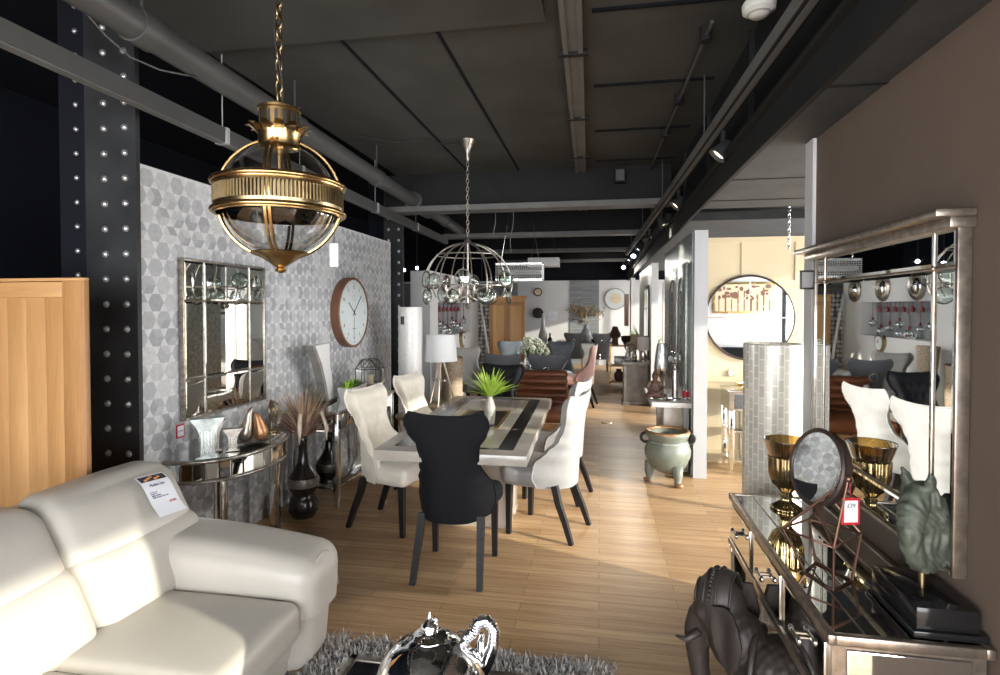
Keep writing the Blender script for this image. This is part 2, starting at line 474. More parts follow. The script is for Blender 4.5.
# black marble veining
nt = M['black_marble'].node_tree; b = nt.nodes['Principled BSDF']
tc = nt.nodes.new('ShaderNodeTexCoord'); vo = nt.nodes.new('ShaderNodeTexNoise'); vo.inputs['Scale'].default_value = 9; vo.inputs['Detail'].default_value = 8; vo.inputs['Distortion'].default_value = 2
cr = nt.nodes.new('ShaderNodeValToRGB'); cr.color_ramp.elements[0].position = .60; cr.color_ramp.elements[0].color = (.015, .015, .014, 1); cr.color_ramp.elements[1].position = .72; cr.color_ramp.elements[1].color = (.25, .24, .22, 1)
nt.links.new(tc.outputs['Object'], vo.inputs['Vector']); nt.links.new(vo.outputs['Fac'], cr.inputs['Fac']); nt.links.new(cr.outputs['Color'], b.inputs['Base Color'])

# pearl tiles wrap round a drum: use angle and height as brick coordinates
nt = M['pearl_tile'].node_tree
sep = [n for n in nt.nodes if n.type == 'SEPXYZ'][0]; cmb = [n for n in nt.nodes if n.type == 'COMBXYZ'][0]
an = nt.nodes.new('ShaderNodeMath'); an.operation = 'ARCTAN2'; mu = nt.nodes.new('ShaderNodeMath'); mu.operation = 'MULTIPLY'; mu.inputs[1].default_value = .15
nt.links.new(sep.outputs['X'], an.inputs[1]); nt.links.new(sep.outputs['Y'], an.inputs[0]); nt.links.new(an.outputs[0], mu.inputs[0])
nt.links.new(sep.outputs['Z'], cmb.inputs['X']); nt.links.new(mu.outputs[0], cmb.inputs['Y'])
br = [n for n in nt.nodes if n.type == 'TEX_BRICK'][0]; br.inputs['Brick Width'].default_value = .066; br.inputs['Row Height'].default_value = .0314
br.inputs['Mortar Size'].default_value = .0035

# ------------------------------------------------------------------ the shell of the showroom
CZ = 3.27
m = MB(); m.box(-6, 4.6, -3.2, 17, -.1, 0); struct(m, 'floor', M['oak_floor'], 'pale oak strip floor of the showroom')
m = MB(); m.box(-2.45, 4.6, -3.2, 17, CZ, CZ + .12)
m.mi = 1
for y in (1.0, 2.05, 3.1, 4.15, 5.2, 6.25): m.box(-.05, .78, y, y + .022, CZ - .014, CZ)
for x in (-1.55, -.95): m.box(x, x + .018, -3, 6.6, CZ - .010, CZ)
m.mi = 0
m.box(-2.45, -.3, 1.9, 3.1, CZ - .05, CZ)
struct(m, 'ceiling', [M['ceiling_paint'], M['void_paint']], 'charcoal painted concrete ceiling')
m = MB(); m.box(-6, -2.45, -3.2, 17, 3.9, 4.0); m.box(-2.47, -2.45, -3.2, 17, CZ + .12, 4.0)
struct(m, 'ceiling_void', M['void_paint'], 'unlit black roof void beyond the pipe')
# right hand low soffit carried by a steel beam
m = MB(); m.box(.79, 4.6, -3.2, 4.75, 2.45, 2.56); m.box(.79, 4.6, 7.2, 17, 2.72, 2.82); m.mi = 1; m.box(.92, 4.6, 4.75, 7.2, 3.0, 3.1); m.box(.92, 4.6, 4.73, 4.75, 2.56, 3.1)
for y in (2.2, 3.7, 4.4): m.box(.80, 4.5, y, y + .02, 2.446, 2.4502)
mat('soffit_paint', (.055, .058, .06), .7, spec=.2, var=.15, vscale=5)
struct(m, 'ceiling_right', [M['soffit_paint'], M['dark_paint']], 'lower grey soffit above the brown wall')
m = MB()
m.box(.775, .80, -3.2, 17, 2.44, 2.60); m.box(.88, .92, -3.2, 17, 2.56, CZ); m.box(.74, .92, -3.2, 17, 2.585, 2.605)
for y in (.9, 2.2, 3.5, 4.8, 6.1): m.box(.85, .88, y, y + .012, 2.6, CZ)
struct(m, 'beam_side', M['dark_paint'], 'long dark riveted side beam')
for n, (y, z0) in enumerate(((6.55, 2.84), (9.2, 2.86), (11.8, 2.86), (14.4, 2.86))):
    m = MB(); m.box(-2.6, .78, y, y + .06, z0, CZ); m.box(-2.6, .78, y - .1, y + .16, z0 - .02, z0)
    m.mi = 1; m.box(-2.6, .78, y - .11, y - .1, z0 - .035, z0 + .03); m.box(-2.6, .78, y - .1, y + .16, z0 - .03, z0 - .02)
    struct(m, 'beam_cross_%d' % (n + 1), [M['dark_paint'], M['flange_paint']], 'dark cross beam under the ceiling')
m = MB(); m.box(-2.55, -.2, 1.35, 1.9, CZ - .22, CZ); m.box(-.2, .78, .9, 1.1, CZ - .2, CZ)
struct(m, 'beam_near', M['dark_paint'], 'dark downstand above the globe lantern')
# outer walls
m = MB(); m.box(-6.1, -6, -3.2, 17, 0, 4); struct(m, 'wall_left', M['void_paint'], 'black left outer wall')
m = MB()
m.box(-6, -2.41, 16.5, 16.6, 0, 2.46); m.box(-1.6, -.87, 16.5, 16.6, 0, 2.46); m.box(-.03, .62, 16.5, 16.6, 0, 2.46)
m.mi = 1; m.box(-2.41, -1.6, 16.5, 16.6, 0, 2.46); m.mi = 2; m.box(-.87, -.03, 16.48, 16.6, 0, 2.46)
m.mi = 3; m.box(-6, -2.41, 16.49, 16.5, 0, 2.4); m.mi = 4; m.box(-6, 4.6, 16.6, 16.7, 0, 4)
m.mi = 0; m.box(.62, 4.6, 16.5, 16.6, 0, 2.46)
struct(m, 'wall_far', [M['white_paint'], M['pale_grey_paint'], M['slate_cladding'], M['mid_grey_paint'], M['void_paint']], 'far display wall with a slate panel')
# right side: shop windows let the low sun in
m = MB(); m.box(3.42, 3.54, -3.2, 6.9, 0, .12); m.box(3.42, 3.54, -3.2, 6.9, 2.44, 3.27); m.box(3.42, 3.54, 6.3, 6.9, .12, 2.44); m.box(3.42, 3.54, -3.2, -2.9, .12, 2.44)
struct(m, 'wall_right', M['white_paint'], 'white outer wall around the shop window')
m = MB()
for y in (-1.9, .95, 3.9): m.box(3.44, 3.52, y - .03, y + .03, .12, 2.44)
m.box(3.44, 3.52, -2.9, 6.3, .12, .16); m.box(3.44, 3.52, -2.9, 6.3, 2.41, 2.44)
struct(m, 'window_1', M['dark_paint'], 'dark framed shop window')
m = MB(); m.box(-6, 4.6, -3.2, -3.1, 0, .1); m.box(-6, 4.6, -3.2, -3.1, 3.0, 4); m.box(-6, -4.2, -3.2, -3.1, 0, 4)
struct(m, 'wall_front', M['dark_paint'], 'dark shop front wall behind')
m = MB()
for x in (-4.1, -2.0, .1, 2.3, 4.5): m.box(x - .04, x + .04, -3.2, -3.12, .1, 3.0)
struct(m, 'window_2', M['dark_paint'], 'dark mullions of the shop front')

# papered partition on the left with its hexagon pattern
m = MB(); m.box(-2.72, -2.6, 2.80, 6.72, 0, 2.48)
e = .06; s3 = math.sqrt(3)
Y0, Y1, Z1 = 2.80, 6.72, 2.48
for j in range(0, 26):
    for i in range(-14, 36):
        cy = Y0 + i * 2 * e + j * e; cz = .02 + j * s3 * e
        if cy < Y0 or cy > Y1 or cz > Z1: continue
        pts = [(cy + e * cos(PI / 3 * k), cz + e * sin(PI / 3 * k)) for k in range(6)]
        pts = [(min(Y1, max(Y0, a)), min(Z1, max(0, b))) for a, b in pts]; c0 = (min(Y1, max(Y0, cy)), min(Z1, max(0, cz)))
        base = R_.choice((1, 2, 2, 3, 2, 4))
        for k in range(3):
            q = [c0, pts[2 * k], pts[(2 * k + 1) % 6], pts[(2 * k + 2) % 6]]
            if abs(sum(q[a][0] * q[(a + 1) % 4][1] - q[(a + 1) % 4][0] * q[a][1] for a in range(4))) < 2e-4: continue
            m.mi = max(1, min(4, base + R_.choice((0, 0, 0, 1, -1))))
            m.f([m.v((-2.599, a, b)) for a, b in q])
struct(m, 'wall_papered', [M['paper_grey_%d' % k] for k in range(5)], 'partition in grey hexagon wallpaper')
# brown partition on the right with white end trim
m = MB(); m.box(1.0, 1.12, .95, 2.87, 0, 2.45); struct(m, 'wall_brown', M['brown_wall'], 'chocolate brown partition behind the console')
m = MB(); m.box(.985, 1.135, 2.87, 2.97, 0, 2.45); struct(m, 'trim_1', M['white_paint'], 'white end trim of the brown partition')
# right middle partition (white end), cream alcove, further partition
m = MB(); m.box(.895, 1.02, 5.65, 8.1, 0, 2.40); mat('shaded_white_paint', (.40, .41, .42), .55, var=.03, vscale=3); struct(m, 'wall_divider', M['shaded_white_paint'], 'white partition end beside the celadon pot')  # white paint darkened so the colour carries the shade on this partition
m = MB(); m.box(.889, .895, 5.75, 8.1, 0, 2.40); struct(m, 'trim_2', M['silver_leaf'], 'silver textured facing of the white partition')
m = MB(); m.box(1.02, 3.4, 6.3, 6.42, 0, 2.40)
for z0, z1 in ((1.88, 1.94), (2.34, 2.40), (.86, .92), (0, .14)): m.box(1.02, 3.4, 6.285, 6.3, z0, z1)
for x in (1.04, 1.47, 2.0, 2.5, 3.0):
    m.box(x, x + .05, 6.285, 6.3, 1.94, 2.34); m.box(x, x + .05, 6.285, 6.3, .14, .86)
struct(m, 'wall_alcove', M['cream_paint'], 'cream panelled alcove wall')
m = MB(); m.box(.84, .95, 9.6, 12.5, 0, 2.4); struct(m, 'wall_divider_far', M['white_paint'], 'second white partition further back')
m = MB(); m.box(3.3, 3.42, 6.42, 16.5, 2.45, 2.72); m.box(3.3, 3.42, 9.4, 13.2, 0, 2.45); m.box(3.3, 3.42, 6.42, 9.4, 0, .1); m.box(3.3, 3.42, 13.2, 16.5, 0, .1); struct(m, 'wall_blue', M['pale_blue_paint'], 'pale blue wall behind the white sofa')
# white niche partition on the left, further back
m = MB()
ny0, ny1, nz0, nz1 = 8.3, 10.5, 1.2, 1.75
m.box(-2.75, -2.45, 7.9, ny0, 0, 2.2); m.box(-2.75, -2.45, ny1, 11.2, 0, 2.2); m.box(-2.75, -2.45, ny0, ny1, 0, nz0); m.box(-2.75, -2.45, ny0, ny1, nz1, 2.2)
m.mi = 1; m.box(-2.75, -2.70, ny0, ny1, nz0, nz1)
struct(m, 'wall_niche', [M['white_paint'], M['mid_grey_paint']], 'white partition with a dark display niche')

# riveted columns
def column(name, x0, x1, y, z1, rows, label, wing=True):
    m = MB(); m.box(x0, x1, y, y + .03, 0, z1); m.mi = 2; m.box(x0 - .24, x0 - .001, y + .06, y + .4, 0, z1); m.box(x0 - .03, x0 - .001, y + .004, y + .06, 0, z1)
    m.mi = 1
    for k in range(int(z1 / .143)):
        z = .1 + k * .143
        for x in rows: m.ell((x, y, z), (.020, .017, .020), 10)
        if wing: m.ell((x0 - .12, y + .06, z + .03), (.016, .014, .016), 10)
    return struct(m, name, [M['black_iron'], M['rivet_steel'], M['void_paint']], label)
column('column_1', -2.92, -2.585, 2.77, 3.9, (-2.79, -2.655), 'black riveted iron column beside the oak wardrobe')
column('column_2', -2.78, -2.52, 6.95, 3.3, (-2.72, -2.58), 'black riveted column past the papered partition', False)

m = MB(); m.box(1.12, 3.42, .95, 1.05, 0, 2.45); struct(m, 'wall_behind', M['white_paint'], 'white partition wall facing the cream alcove')
m = MB()  # nearer window follows the sun strip; unseen furthest one added to light far end
for y in (7.4, 8.4, 14.2, 15.3): m.box(3.32, 3.40, y - .03, y + .03, .1, 2.45)
struct(m, 'window_3_part_added', M['dark_paint'], 'dark mullions of the side windows further back, the furthest added for light')
# ------------------------------------------------------------------ sofa
def make_sofa(label, loc, rz, group=None, leather='cream_leather'):
    """faces local +x; local origin at floor under the middle"""
    W = .54; nseat = 4; L = nseat * W; BB = [-1.38, -.74, 0, .74, 1.38]
    t = thing('leather_sofa', label, 'sofa', loc, rz, group); mt = M[leather]
    m = MB()
    m.cushion((.0, 0, .20), (.46, L / 2 + .05, .11), .04, fn=lambda q: Vector((q.x + (q.z) * .25 * (1 if q.x > 0 else 0), q.y, q.z)))
    m.build('base', mt, t, angle=60)
    m = MB()
    m.cushion((-.46, 0, .44), (.12, 1.44, .40), .10, n=12, fn=lambda q: Vector((q.x - (q.z + .1) * .30, q.y, q.z - .34 * max(0, (abs(q.y) - 1.22) / .22) ** 1.3 * (1 if q.z > 0 else 0))))
    m.build('back_shell', mt, t, angle=60)
    for k in range(nseat):
        y = -L / 2 + W * (k + .5)
        m = MB(); m.cushion((.19, y, .365), (.34, W / 2 - .001, .085), .05, (0, 0, .02), n=10); m.build('seat_cushion', mt, t, angle=70)
    for y0, y1 in zip(BB, BB[1:]):
        y = (y0 + y1) / 2; hw = (y1 - y0) / 2 - .001
        sl = lambda q, k: Vector((q.x - q.z * k, q.y, q.z))
        m = MB(); m.cushion((-.235, y, .555), (.12, hw, .145), .07, (.02, 0, 0), n=10, fn=lambda q: sl(q, .48)); m.build('lumbar_cushion', mt, t, angle=70)
        m = MB(); m.cushion((-.36, y, .765), (.11, hw, .145), .075, (.025, 0, .01), n=10, fn=lambda q: sl(q, .55)); m.build('headrest_cushion', mt, t, angle=70)
    for s in (-1, 1):
        m = MB(); y = s * (L / 2 + .165)
        def arm(q):
            f = (q.x + .44) / .88
            dz = -.05 * f * f if q.z > 0 else 0
            return Vector((q.x + .03 * (q.z > 0), q.y + s * (.03 * (q.z / .2)) * (q.y * s > 0) - s * .03 * f * (q.y * s > 0), q.z + dz))
        m.cushion((.06, y, .365), (.46, .165, .265), .085, (.01, .01, .012), n=10, fn=arm); a = m.build('arm', mt, t, angle=70)
        m = MB()
        m.tube([(.525, y - s * .15 + s * .30 * f, .36 + .21 * sin(PI * f) ** .5) for f in [i / 14 for i in range(15)]], .005, 6)
        m.build('piping', mt, a)
    for x in (-.4, .38):
        for y in (-L / 2 - .1, L / 2 + .1):
            m = MB(); m.cyl((x, y, 0), (x, y, .12), .018, .024, 12); m.build('foot', M['bright_silver'], t)
    return t
sofa = make_sofa('cream leather sofa beside the oak panel with a price card on its back', (-1.73, 1.03, 0), 0)

# price card draped on the sofa back
def card(name, label, TL, TR, BL, BR, off, header=True):
    TL, TR, BL, BR = [Vector(q) + Vector(off) for q in (TL, TR, BL, BR)]
    c = (TL + TR + BL + BR) / 4; t = thing(name, label, 'price card', c)
    u = ((TR - TL) + (BR - BL)).normalized(); v = (TL - BL + TR - BR); v = (v - u * v.dot(u)).normalized(); nn = u.cross(v)
    w = ((TR - TL).length + (BR - BL).length) / 2 * .86; h = ((TL - BL).length + (TR - BR).length) / 2
    Rm = Matrix((u, v, nn)).transposed()
    t.rotation_euler = Rm.to_euler()
    bend = lambda y: -.010 * max(0, (y - h * .22) / (h * .28)) ** 2 + .004 * sin(y * 30)
    m = MB(); g = lambda d: (lambda a, b: (w * (a - .5), h * (b - .5), bend(h * (b - .5)) + d))
    m.grid(g(0), 2, 14); m.grid(g(-.0012), 2, 14, True); m.build('sheet', M['paper'], t)
    m = MB(); m.grid(lambda a, b: (w * .92 * (a - .5), h * (.32 + .15 * b), bend(h * (.32 + .15 * b)) + .001), 6, 4); hd = m.build('header', M['header_dark'], t, angle=None)
    m = MB()
    for k in range(5):
        y = h * (.36 + .03 * (k % 3)); m.ell((w * (-.28 + .12 * k), y, bend(y) + .0015), (.011, .006, .0012), 8)
    m.build('header_ornament', M['header_orange'], hd)
    text('Madina 3str', 'printed_title', M['ink_blue'], t, (0, h * .21, bend(h * .21) + .0015), (0, 0, 0), h * .085)
    text('Width 210\nDepth 95\nItalian leather\nHigh density foam seat', 'printed_lines', M['ink_blue'], t, (-w * .38, h * .0, bend(0) + .0015), (0, 0, 0), h * .045, align='LEFT')
    text('£1295', 'printed_price', M['tag_red'], t, (w * .24, -h * .22, bend(-h * .22) + .0015), (0, 0, 0), h * .075)
    return t
card('price_card', 'white price card with dark header draped on the cream sofa back', at(139, 478, X=-2.01), at(173, 469, X=-2.01), at(152, 518, X=-1.88), at(181, 509, X=-1.88), (.0, 0, .0))

# ------------------------------------------------------------------ framed oak panel
t = thing('oak_panel', 'tall framed honey oak furniture panel standing behind the cream sofa', 'panel', (-2.875, 2.22, 0), math.radians(-1))
m = MB(); m.box(.44, .56, -.03, -.002, 0, 1.775, .003); m.build('stile', M['oak_stile'], t)
m = MB(); m.box(-.56, -.44, -.03, -.002, 0, 1.775, .003); m.build('stile', M['oak_stile'], t)
m = MB(); m.box(-.4395, .4395, -.027, -.002, 1.70, 1.772, .003); m.build('rail', M['oak_wood_rail'], t)
m = MB(); m.box(-.4395, .4395, -.027, -.002, 0.02, .16, .003); m.build('rail', M['oak_wood_rail'], t)
for k in range(8): m = MB(); m.box(-.44 + k * .11, -.3305 + k * .11, -.018, -.003, .16, 1.70, .0015); m.build('inner_board', M['oak_wood'], t)
m = MB(); m.box(-.56, .56, -.032, -.001, 1.775, 1.79, .003); m.build('cornice', M['oak_wood_rail'], t)

# ------------------------------------------------------------------ dining chairs
WT = [(.365, .225), (.45, .250), (.56, .240), (.66, .198), (.74, .180), (.82, .190), (.90, .238), (.95, .258), (.985, .256), (1.03, .225)]
CT = [(.365, .22), (.44, .25), (.54, .24), (.62, .16), (.70, .085), (.80, .05), (.90, .03), (1.02, .02)]
def make_chair(name, label, fabric, loc, rz, group, ring=False, leg='black_wood', hres=1, metal_leg=False):
    t = thing(name, label, 'chair', loc, rz, group); fm = M[fabric]
    m = MB()
    m.cushion((0, .045, .435), (.232, .225, .07), .05, (0, 0, .02), n=6, fn=lambda q: Vector((q.x * (1 + .14 * q.y / .225 if q.y > 0 else 1 - .42 * (q.y / .225) ** 2), q.y, q.z)))
    m.build('seat', fm, t, angle=60)
    nu, nv = (28, 30) if hres else (16, 16)
    def S(u, v, side):
        z = .365 + .665 * v; w = lerp_tab(WT, z); c = lerp_tab(CT, z); a = abs(u)
        yb = -.225 - .055 * v ** 1.4
        th = (.088 - .018 * v) * (1 - a ** 12) ** .5 * (1 - max(0, (v - .93) / .07) ** 2) ** .5
        y = yb + c * a ** 3.2
        if v > .93: z -= 0
        z += .02 * (a ** 2) * v - .012 * v
        if side:
            d = th
            if hres:
                # tufted diamond buttons on the inner face
                if .36 < v < .93:
                    q = 0
                    for r in range(4):
                        zz = .62 + r * .095; n = 4 if r % 2 else 5
                        for k in range(n):
                            xx = (k - (n - 1) / 2) * .085
                            q += math.exp(-((u * w - xx) ** 2 + (z - zz) ** 2) / .0006)
                    d += (.006 - .018 * min(1, q)) * (1 - a ** 6)
            return (u * w * (1 - .10 * side), y + d, z)
        return (u * w, y, z)
    A = m = MB()
    U = lambda i: sin((i - .5) * PI)    # denser near the side edges
    m.grid(lambda a, b: S(U(a), b, 0), nu, nv); m.grid(lambda a, b: S(U(a), b, 1), nu, nv, True)
    # close the rim
    for a0 in (0, 1):
        m.grid(lambda a, b: tuple(Vector(S(U(a0), b, 0)).lerp(Vector(S(U(a0), b, 1)), a)), 1, nv)
    for b0 in (0, 1):
        m.grid(lambda a, b: tuple(Vector(S(U(a), b0, 0)).lerp(Vector(S(U(a), b0, 1)), b)), nu, 1)
    bk = m.build('backrest', fm, t, angle=65)
    if hres:
        m = MB(); pts = [S(-1, v / 24, 0) for v in range(25)] + [S(U(i / 16), 1, 0) for i in range(1, 16)] + [S(1, 1 - v / 24, 0) for v in range(25)]
        m.tube(pts, .006, 6); m.build('piping', fm, bk, angle=180)
    if ring:
        m = MB(); m.torus((0, -.335, .82), (0, 1, .1), .045, .006, 20, 6); m.ell((0, -.325, .865), (.014, .012, .014), 8); m.build('ring_pull', M['bright_silver'], t)
    for s in (-1, 1):
        m = MB()
        if metal_leg: m.cyl((s * .2, .2, .38), (s * .21, .22, 0), .012, .01, 8)
        else: m.bar((s * .205, .215, .38), (s * .205, .22, 0), .045, .045, .032, .032)
        m.build('leg', M[leg], t)
        m = MB()
        if metal_leg: m.cyl((s * .19, -.18, .38), (s * .21, -.25, 0), .012, .01, 8)
        else:
            P = [(s * .185, -.13, .39), (s * .19, -.16, .27), (s * .197, -.21, .15), (s * .205, -.262, .0)]
            for p, q, a, b in zip(P, P[1:], (.045, .042, .038), (.042, .038, .032)): m.bar(p, q, a, a, b, b)
        m.build('leg', M[leg], t)
    return t
gd = 'chairs around the marble dining table'
chair = make_chair('dining_chair', 'navy velvet dining chair with hourglass back at the near table end', 'navy_velvet', (-.89, 3.42, 0), 0, gd)
def chair_copy(fab, loc, rz, label, group, src=None, frm='navy_velvet'):
    return dup(src or chair, loc, math.radians(rz), label, group, {frm: M[fab]})
chair_copy('navy_velvet', (-1.10, 5.80, 0), 170, 'navy velvet dining chair at the far table end by the leather chair', gd)
chair_copy('cream_velvet', (-1.56, 4.06, 0), -103, 'cream tufted dining chair at the table nearest the dried flower vase', gd)
chair_copy('cream_velvet', (-1.53, 4.97, 0), -101, 'cream tufted dining chair at the table nearest the tripod lamp', gd)
chair_copy('silver_velvet', (-.385, 4.16, 0), 74, 'silver grey velvet chair at the table nearest the camera', gd)
chair_copy('silver_velvet', (-.375, 4.93, 0), 76, 'silver grey velvet chair at the table beside the leather chair', gd)

# ------------------------------------------------------------------ marble dining table
t = thing('dining_table', 'grey marble dining table with black inlay bands and a plant vase', 'table', (-.915, 4.32, 0), math.radians(1.0))
hx, hy = .475, 1.08
m = MB(); m.box(-hx, hx, -hy, hy, .715, .78, .004); m.build('tabletop', M['marble'], t)
for s in (-1, 1):
    m = MB(); m.box(s * .33 - .05, s * .33 + .05, -hy + .12, hy - .12, .7795, .7812); m.build('inlay_band', M['black_marble'], t)
    m = MB(); m.box(-.28, .28, s * (hy - .14) - .018, s * (hy - .14) + .018, .7795, .7812); m.build('inlay_band', M['black_marble'], t)
fr = MB()
for a in ((-.19, .19, -.36, -.33), (-.19, .19, .33, .36), (-.19, -.16, -.33, .33), (.16, .19, -.33, .33)): fr.box(a[0], a[1], a[2], a[3], .7795, .7815)
fr.build('gold_frame', M['gold_leaf'], t)
m = MB(); m.box(-.16, .16, -.33, .33, .7795, .781); m.build('smoked_inset', M['dark_brown_gloss'], t)
for s in (-1, 1):
    m = MB(); m.box(-.25, .25, s * .15 - .07, s * .15 + .07, .0, .715, .006)
    m.box(-.255, .255, s * .15 - .075, s * .15 + .075, .0, .05, .003); m.build('pedestal', M['cream_marble'], t)
m = MB(); m.box(-.04, .04, -.2, .2, .2, .30, .006); m.build('stretcher', M['cream_marble'], t)

# vase with green plant on it
def leaves(mb, n, length, spread, base, seed=1, width=.018, droop=.35, z0=0):
    r = random.Random(seed)
    for k in range(n):
        a = 2 * PI * k / n * 2.4 + r.random(); el = r.uniform(.15, 1) * spread; Ln = length * r.uniform(.75, 1.05)
        d = Vector((cos(a) * sin(el), sin(a) * sin(el), cos(el))); sd = Vector((-sin(a), cos(a), 0)); P = []
        for i in range(7):
            f = i / 6; p = Vector(base) + d * (Ln * f) + Vector((cos(a), sin(a), -.7)) * (droop * Ln * f * f * .45 * sin(el))
            w = width * (sin(PI * min(1, .12 + f * .88)) ** .8) * (1 - f * .3) + .0006
            up = Vector((cos(a) * cos(el), sin(a) * cos(el), -sin(el))) * (w * .35)
            P.append((p - sd * w, p - up, p + sd * w))
        vs = [[mb.v(q) for q in row] for row in P]
        for A, B in zip(vs, vs[1:]):
            mb.f((A[0], A[1], B[1], B[0])); mb.f((A[1], A[2], B[2], B[1]))
t = thing('plant_vase', 'speckled stone bottle vase of bright green leaves on the marble table', 'vase', (-.81, 4.1, .781))
m = MB(); m.lathe([(.02, 0), (.034, .004), (.038, .03), (.042, .08), (.042, .13), (.034, .165), (.022, .19), (.017, .205), (.02, .215), (.015, .212), (.013, .19)], n=24); m.build('bottle', M['vase_stone'], t)
m = MB(); leaves(m, 46, .25, 1.15, (0, 0, .2), 3, .014, .5); m.build('foliage', M['leaf_lime'], t, angle=180)

# ------------------------------------------------------------------ tan leather chair behind the table
t = thing('leather_lounge_chair', 'chestnut leather chair with horizontal padded channels behind the dining table', 'chair', (-.765, 6.80, 0), PI)
for k in range(5):
    m = MB(); m.cushion((0, -.22 - .02 * k, .47 + k * .086), (.37, .05, .044), .045, (.0, .01, 0), n=6); m.build('back_channel', M['leather_brown'], t, angle=70)
m = MB(); m.cushion((0, .10, .40), (.36, .32, .07), .06, (0, 0, .02), n=6); m.build('seat', M['leather_brown'], t, angle=70)
m = MB(); m.box(-.36, .36, -.36, -.27, .30, .86, .02); m.build('back_shell', M['leather_brown'], t)
for s in (-1, 1):
    m = MB(); m.tube([(s * .40, .38, 0), (s * .40, .36, .3), (s * .40, .30, .56), (s * .40, .0, .60), (s * .40, -.30, .62)], [.022, .022, .025, .028, .022], 8); m.build('arm', M['oak_wood'], t, angle=60)
    m = MB(); m.bar((s * .40, -.30, .62), (s * .40, -.40, 0), .04); m.build('leg', M['oak_wood'], t)
m = MB(); m.box(-.40, .40, .34, .37, .26, .31); m.build('front_rail', M['oak_wood'], t)
m = MB(); m.box(.24, .29, -.145, -.14, .70, .78); m.build('care_label', M['paper'], t)
tt = t

# ------------------------------------------------------------------ globe lantern
GL = (-1.255, 2.05, 2.082)
t = thing('globe_lantern', 'large brass and glass globe pendant lantern hanging on a chain', 'pendant light', GL)
R = .236
m = MB(); m.lathe([(R * .93 * sin(a), -R * .93 * cos(a)) for a in [PI * (.03 + .94 * i / 28) for i in range(29)]], n=48); m.build('glass_globe', M['clear_glass'], t, angle=180)
m = MB()
for z in (.055, -.055): m.torus((0, 0, z), (0, 0, 1), R * 1.045, .0085, 64, 8); m.lathe([(R * 1.03, z - .012), (R * 1.05, z), (R * 1.03, z + .012), (R * .98, z + .012), (R * .98, z - .012)], n=64)
m.build('band_rim', M['brass'], t, angle=60)
m = MB()
for k in range(110):
    a = 2 * PI * k / 110; c, s_ = cos(a), sin(a)
    m.bar((c * R * 1.015, s_ * R * 1.015, -.03), (c * R * 1.015, s_ * R * 1.015, .032), .0065, .006)
m.lathe([(R * .995, -.045), (R * 1.005, -.03), (R * .985, -.028), (R * .985, .028), (R * 1.005, .03), (R * .995, .045)], n=64, closed=True)
m.build('pierced_band', M['antique_brass'], t)
for k in range(4):
    a = PI / 2 * k + .35; m = MB()
    for o in (-.008, .008):
        m.tube([(cos(a) * R * 1.0 * sin(q) - sin(a) * o, sin(a) * R * sin(q) + cos(a) * o, -R * cos(q)) for q in [PI * (.06 + .85 * i / 24) for i in range(25)]], .0065, 6)
    m.build('rib', M['brass'], t, angle=60)
m = MB(); m.lathe([(.012, .200), (.07, .202), (.08, .208), (.080, .250), (.085, .258), (.085, .268), (.076, .272), (.076, .345), (.081, .348), (.081, .358), (.04, .364), (.022, .372), (.012, .385)], n=40)
cap = m.build('cap', M['brass'], t, angle=35)
m = MB()
for k in range(12):
    a = 2 * PI * k / 12; d = Vector((cos(a), sin(a), 0)); sd = Vector((-sin(a), cos(a), 0)); b0 = d * .080 + Vector((0, 0, .255))
    P = [(b0, .016), (b0 + d * .012 + Vector((0, 0, .018)), .020), (b0 + d * .03 + Vector((0, 0, .03)), .012), (b0 + d * .045 + Vector((0, 0, .028)), .001)]
    vs = [(m.v(p - sd * w), m.v(p + sd * w)) for p, w in P]; vb = [(m.v(p - sd * w + Vector((0, 0, -.003))), m.v(p + sd * w + Vector((0, 0, -.003)))) for p, w in P]
    for i in range(3):
        m.f((vs[i][0], vs[i][1], vs[i + 1][1], vs[i + 1][0])); m.f((vb[i][1], vb[i][0], vb[i + 1][0], vb[i + 1][1]))
m.build('leaf_crown', M['brass'], cap, angle=180)
m = MB()
for k in range(16):
    a = 2 * PI * k / 16; m.box(.0745, .0768, -.006, .006, .285, .335, rot=(a, 'Z', (0, 0, 0)))
m.build('slot', M['black_matte'], cap)
m = MB(); m.lathe([(.105, -R * .88), (.112, -R * .895), (.105, -R * .92), (.075, -R * .97), (.045, -R * 1.06), (.022, -R * 1.13), (.013, -R * 1.15), (.020, -R * 1.175), (.022, -R * 1.19), (.016, -R * 1.215), (.004, -R * 1.24)], n=40, rib=(20, .012)); m.build('finial', M['brass'], t, angle=60)
m = MB(); m.cyl((0, 0, -.05), (0, 0, R * .95), .012); m.lathe([(.03, -.05), (.05, -.045), (.05, -.03), (.012, -.02)])
for k in range(3):
    a = 2 * PI * k / 3; m.cyl((cos(a) * .035, sin(a) * .035, -.045), (cos(a) * .035, sin(a) * .035, .04), .010)
m.build('candle_cluster', M['brass'], t)
m = MB(); m.chain((0, 0, .385), (0, 0, CZ - .05 - GL[2]), .055, .013, .004); m.build('chain', M['antique_brass'], t, angle=180)
m = MB(); m.tube([(.012 * sin(i * .9), .012 * cos(i * .7), R * 1.4 + (CZ - GL[2] - R * 1.4 - .05) * i / 12) for i in range(13)], .004, 6); m.build('flex_cord', M['cable_black'], t)
m = MB(); m.lathe([(.02, -.03), (.055, -.012), (.06, 0)], (0, 0, CZ - .05 - GL[2])); m.build('ceiling_rose', M['antique_brass'], t)

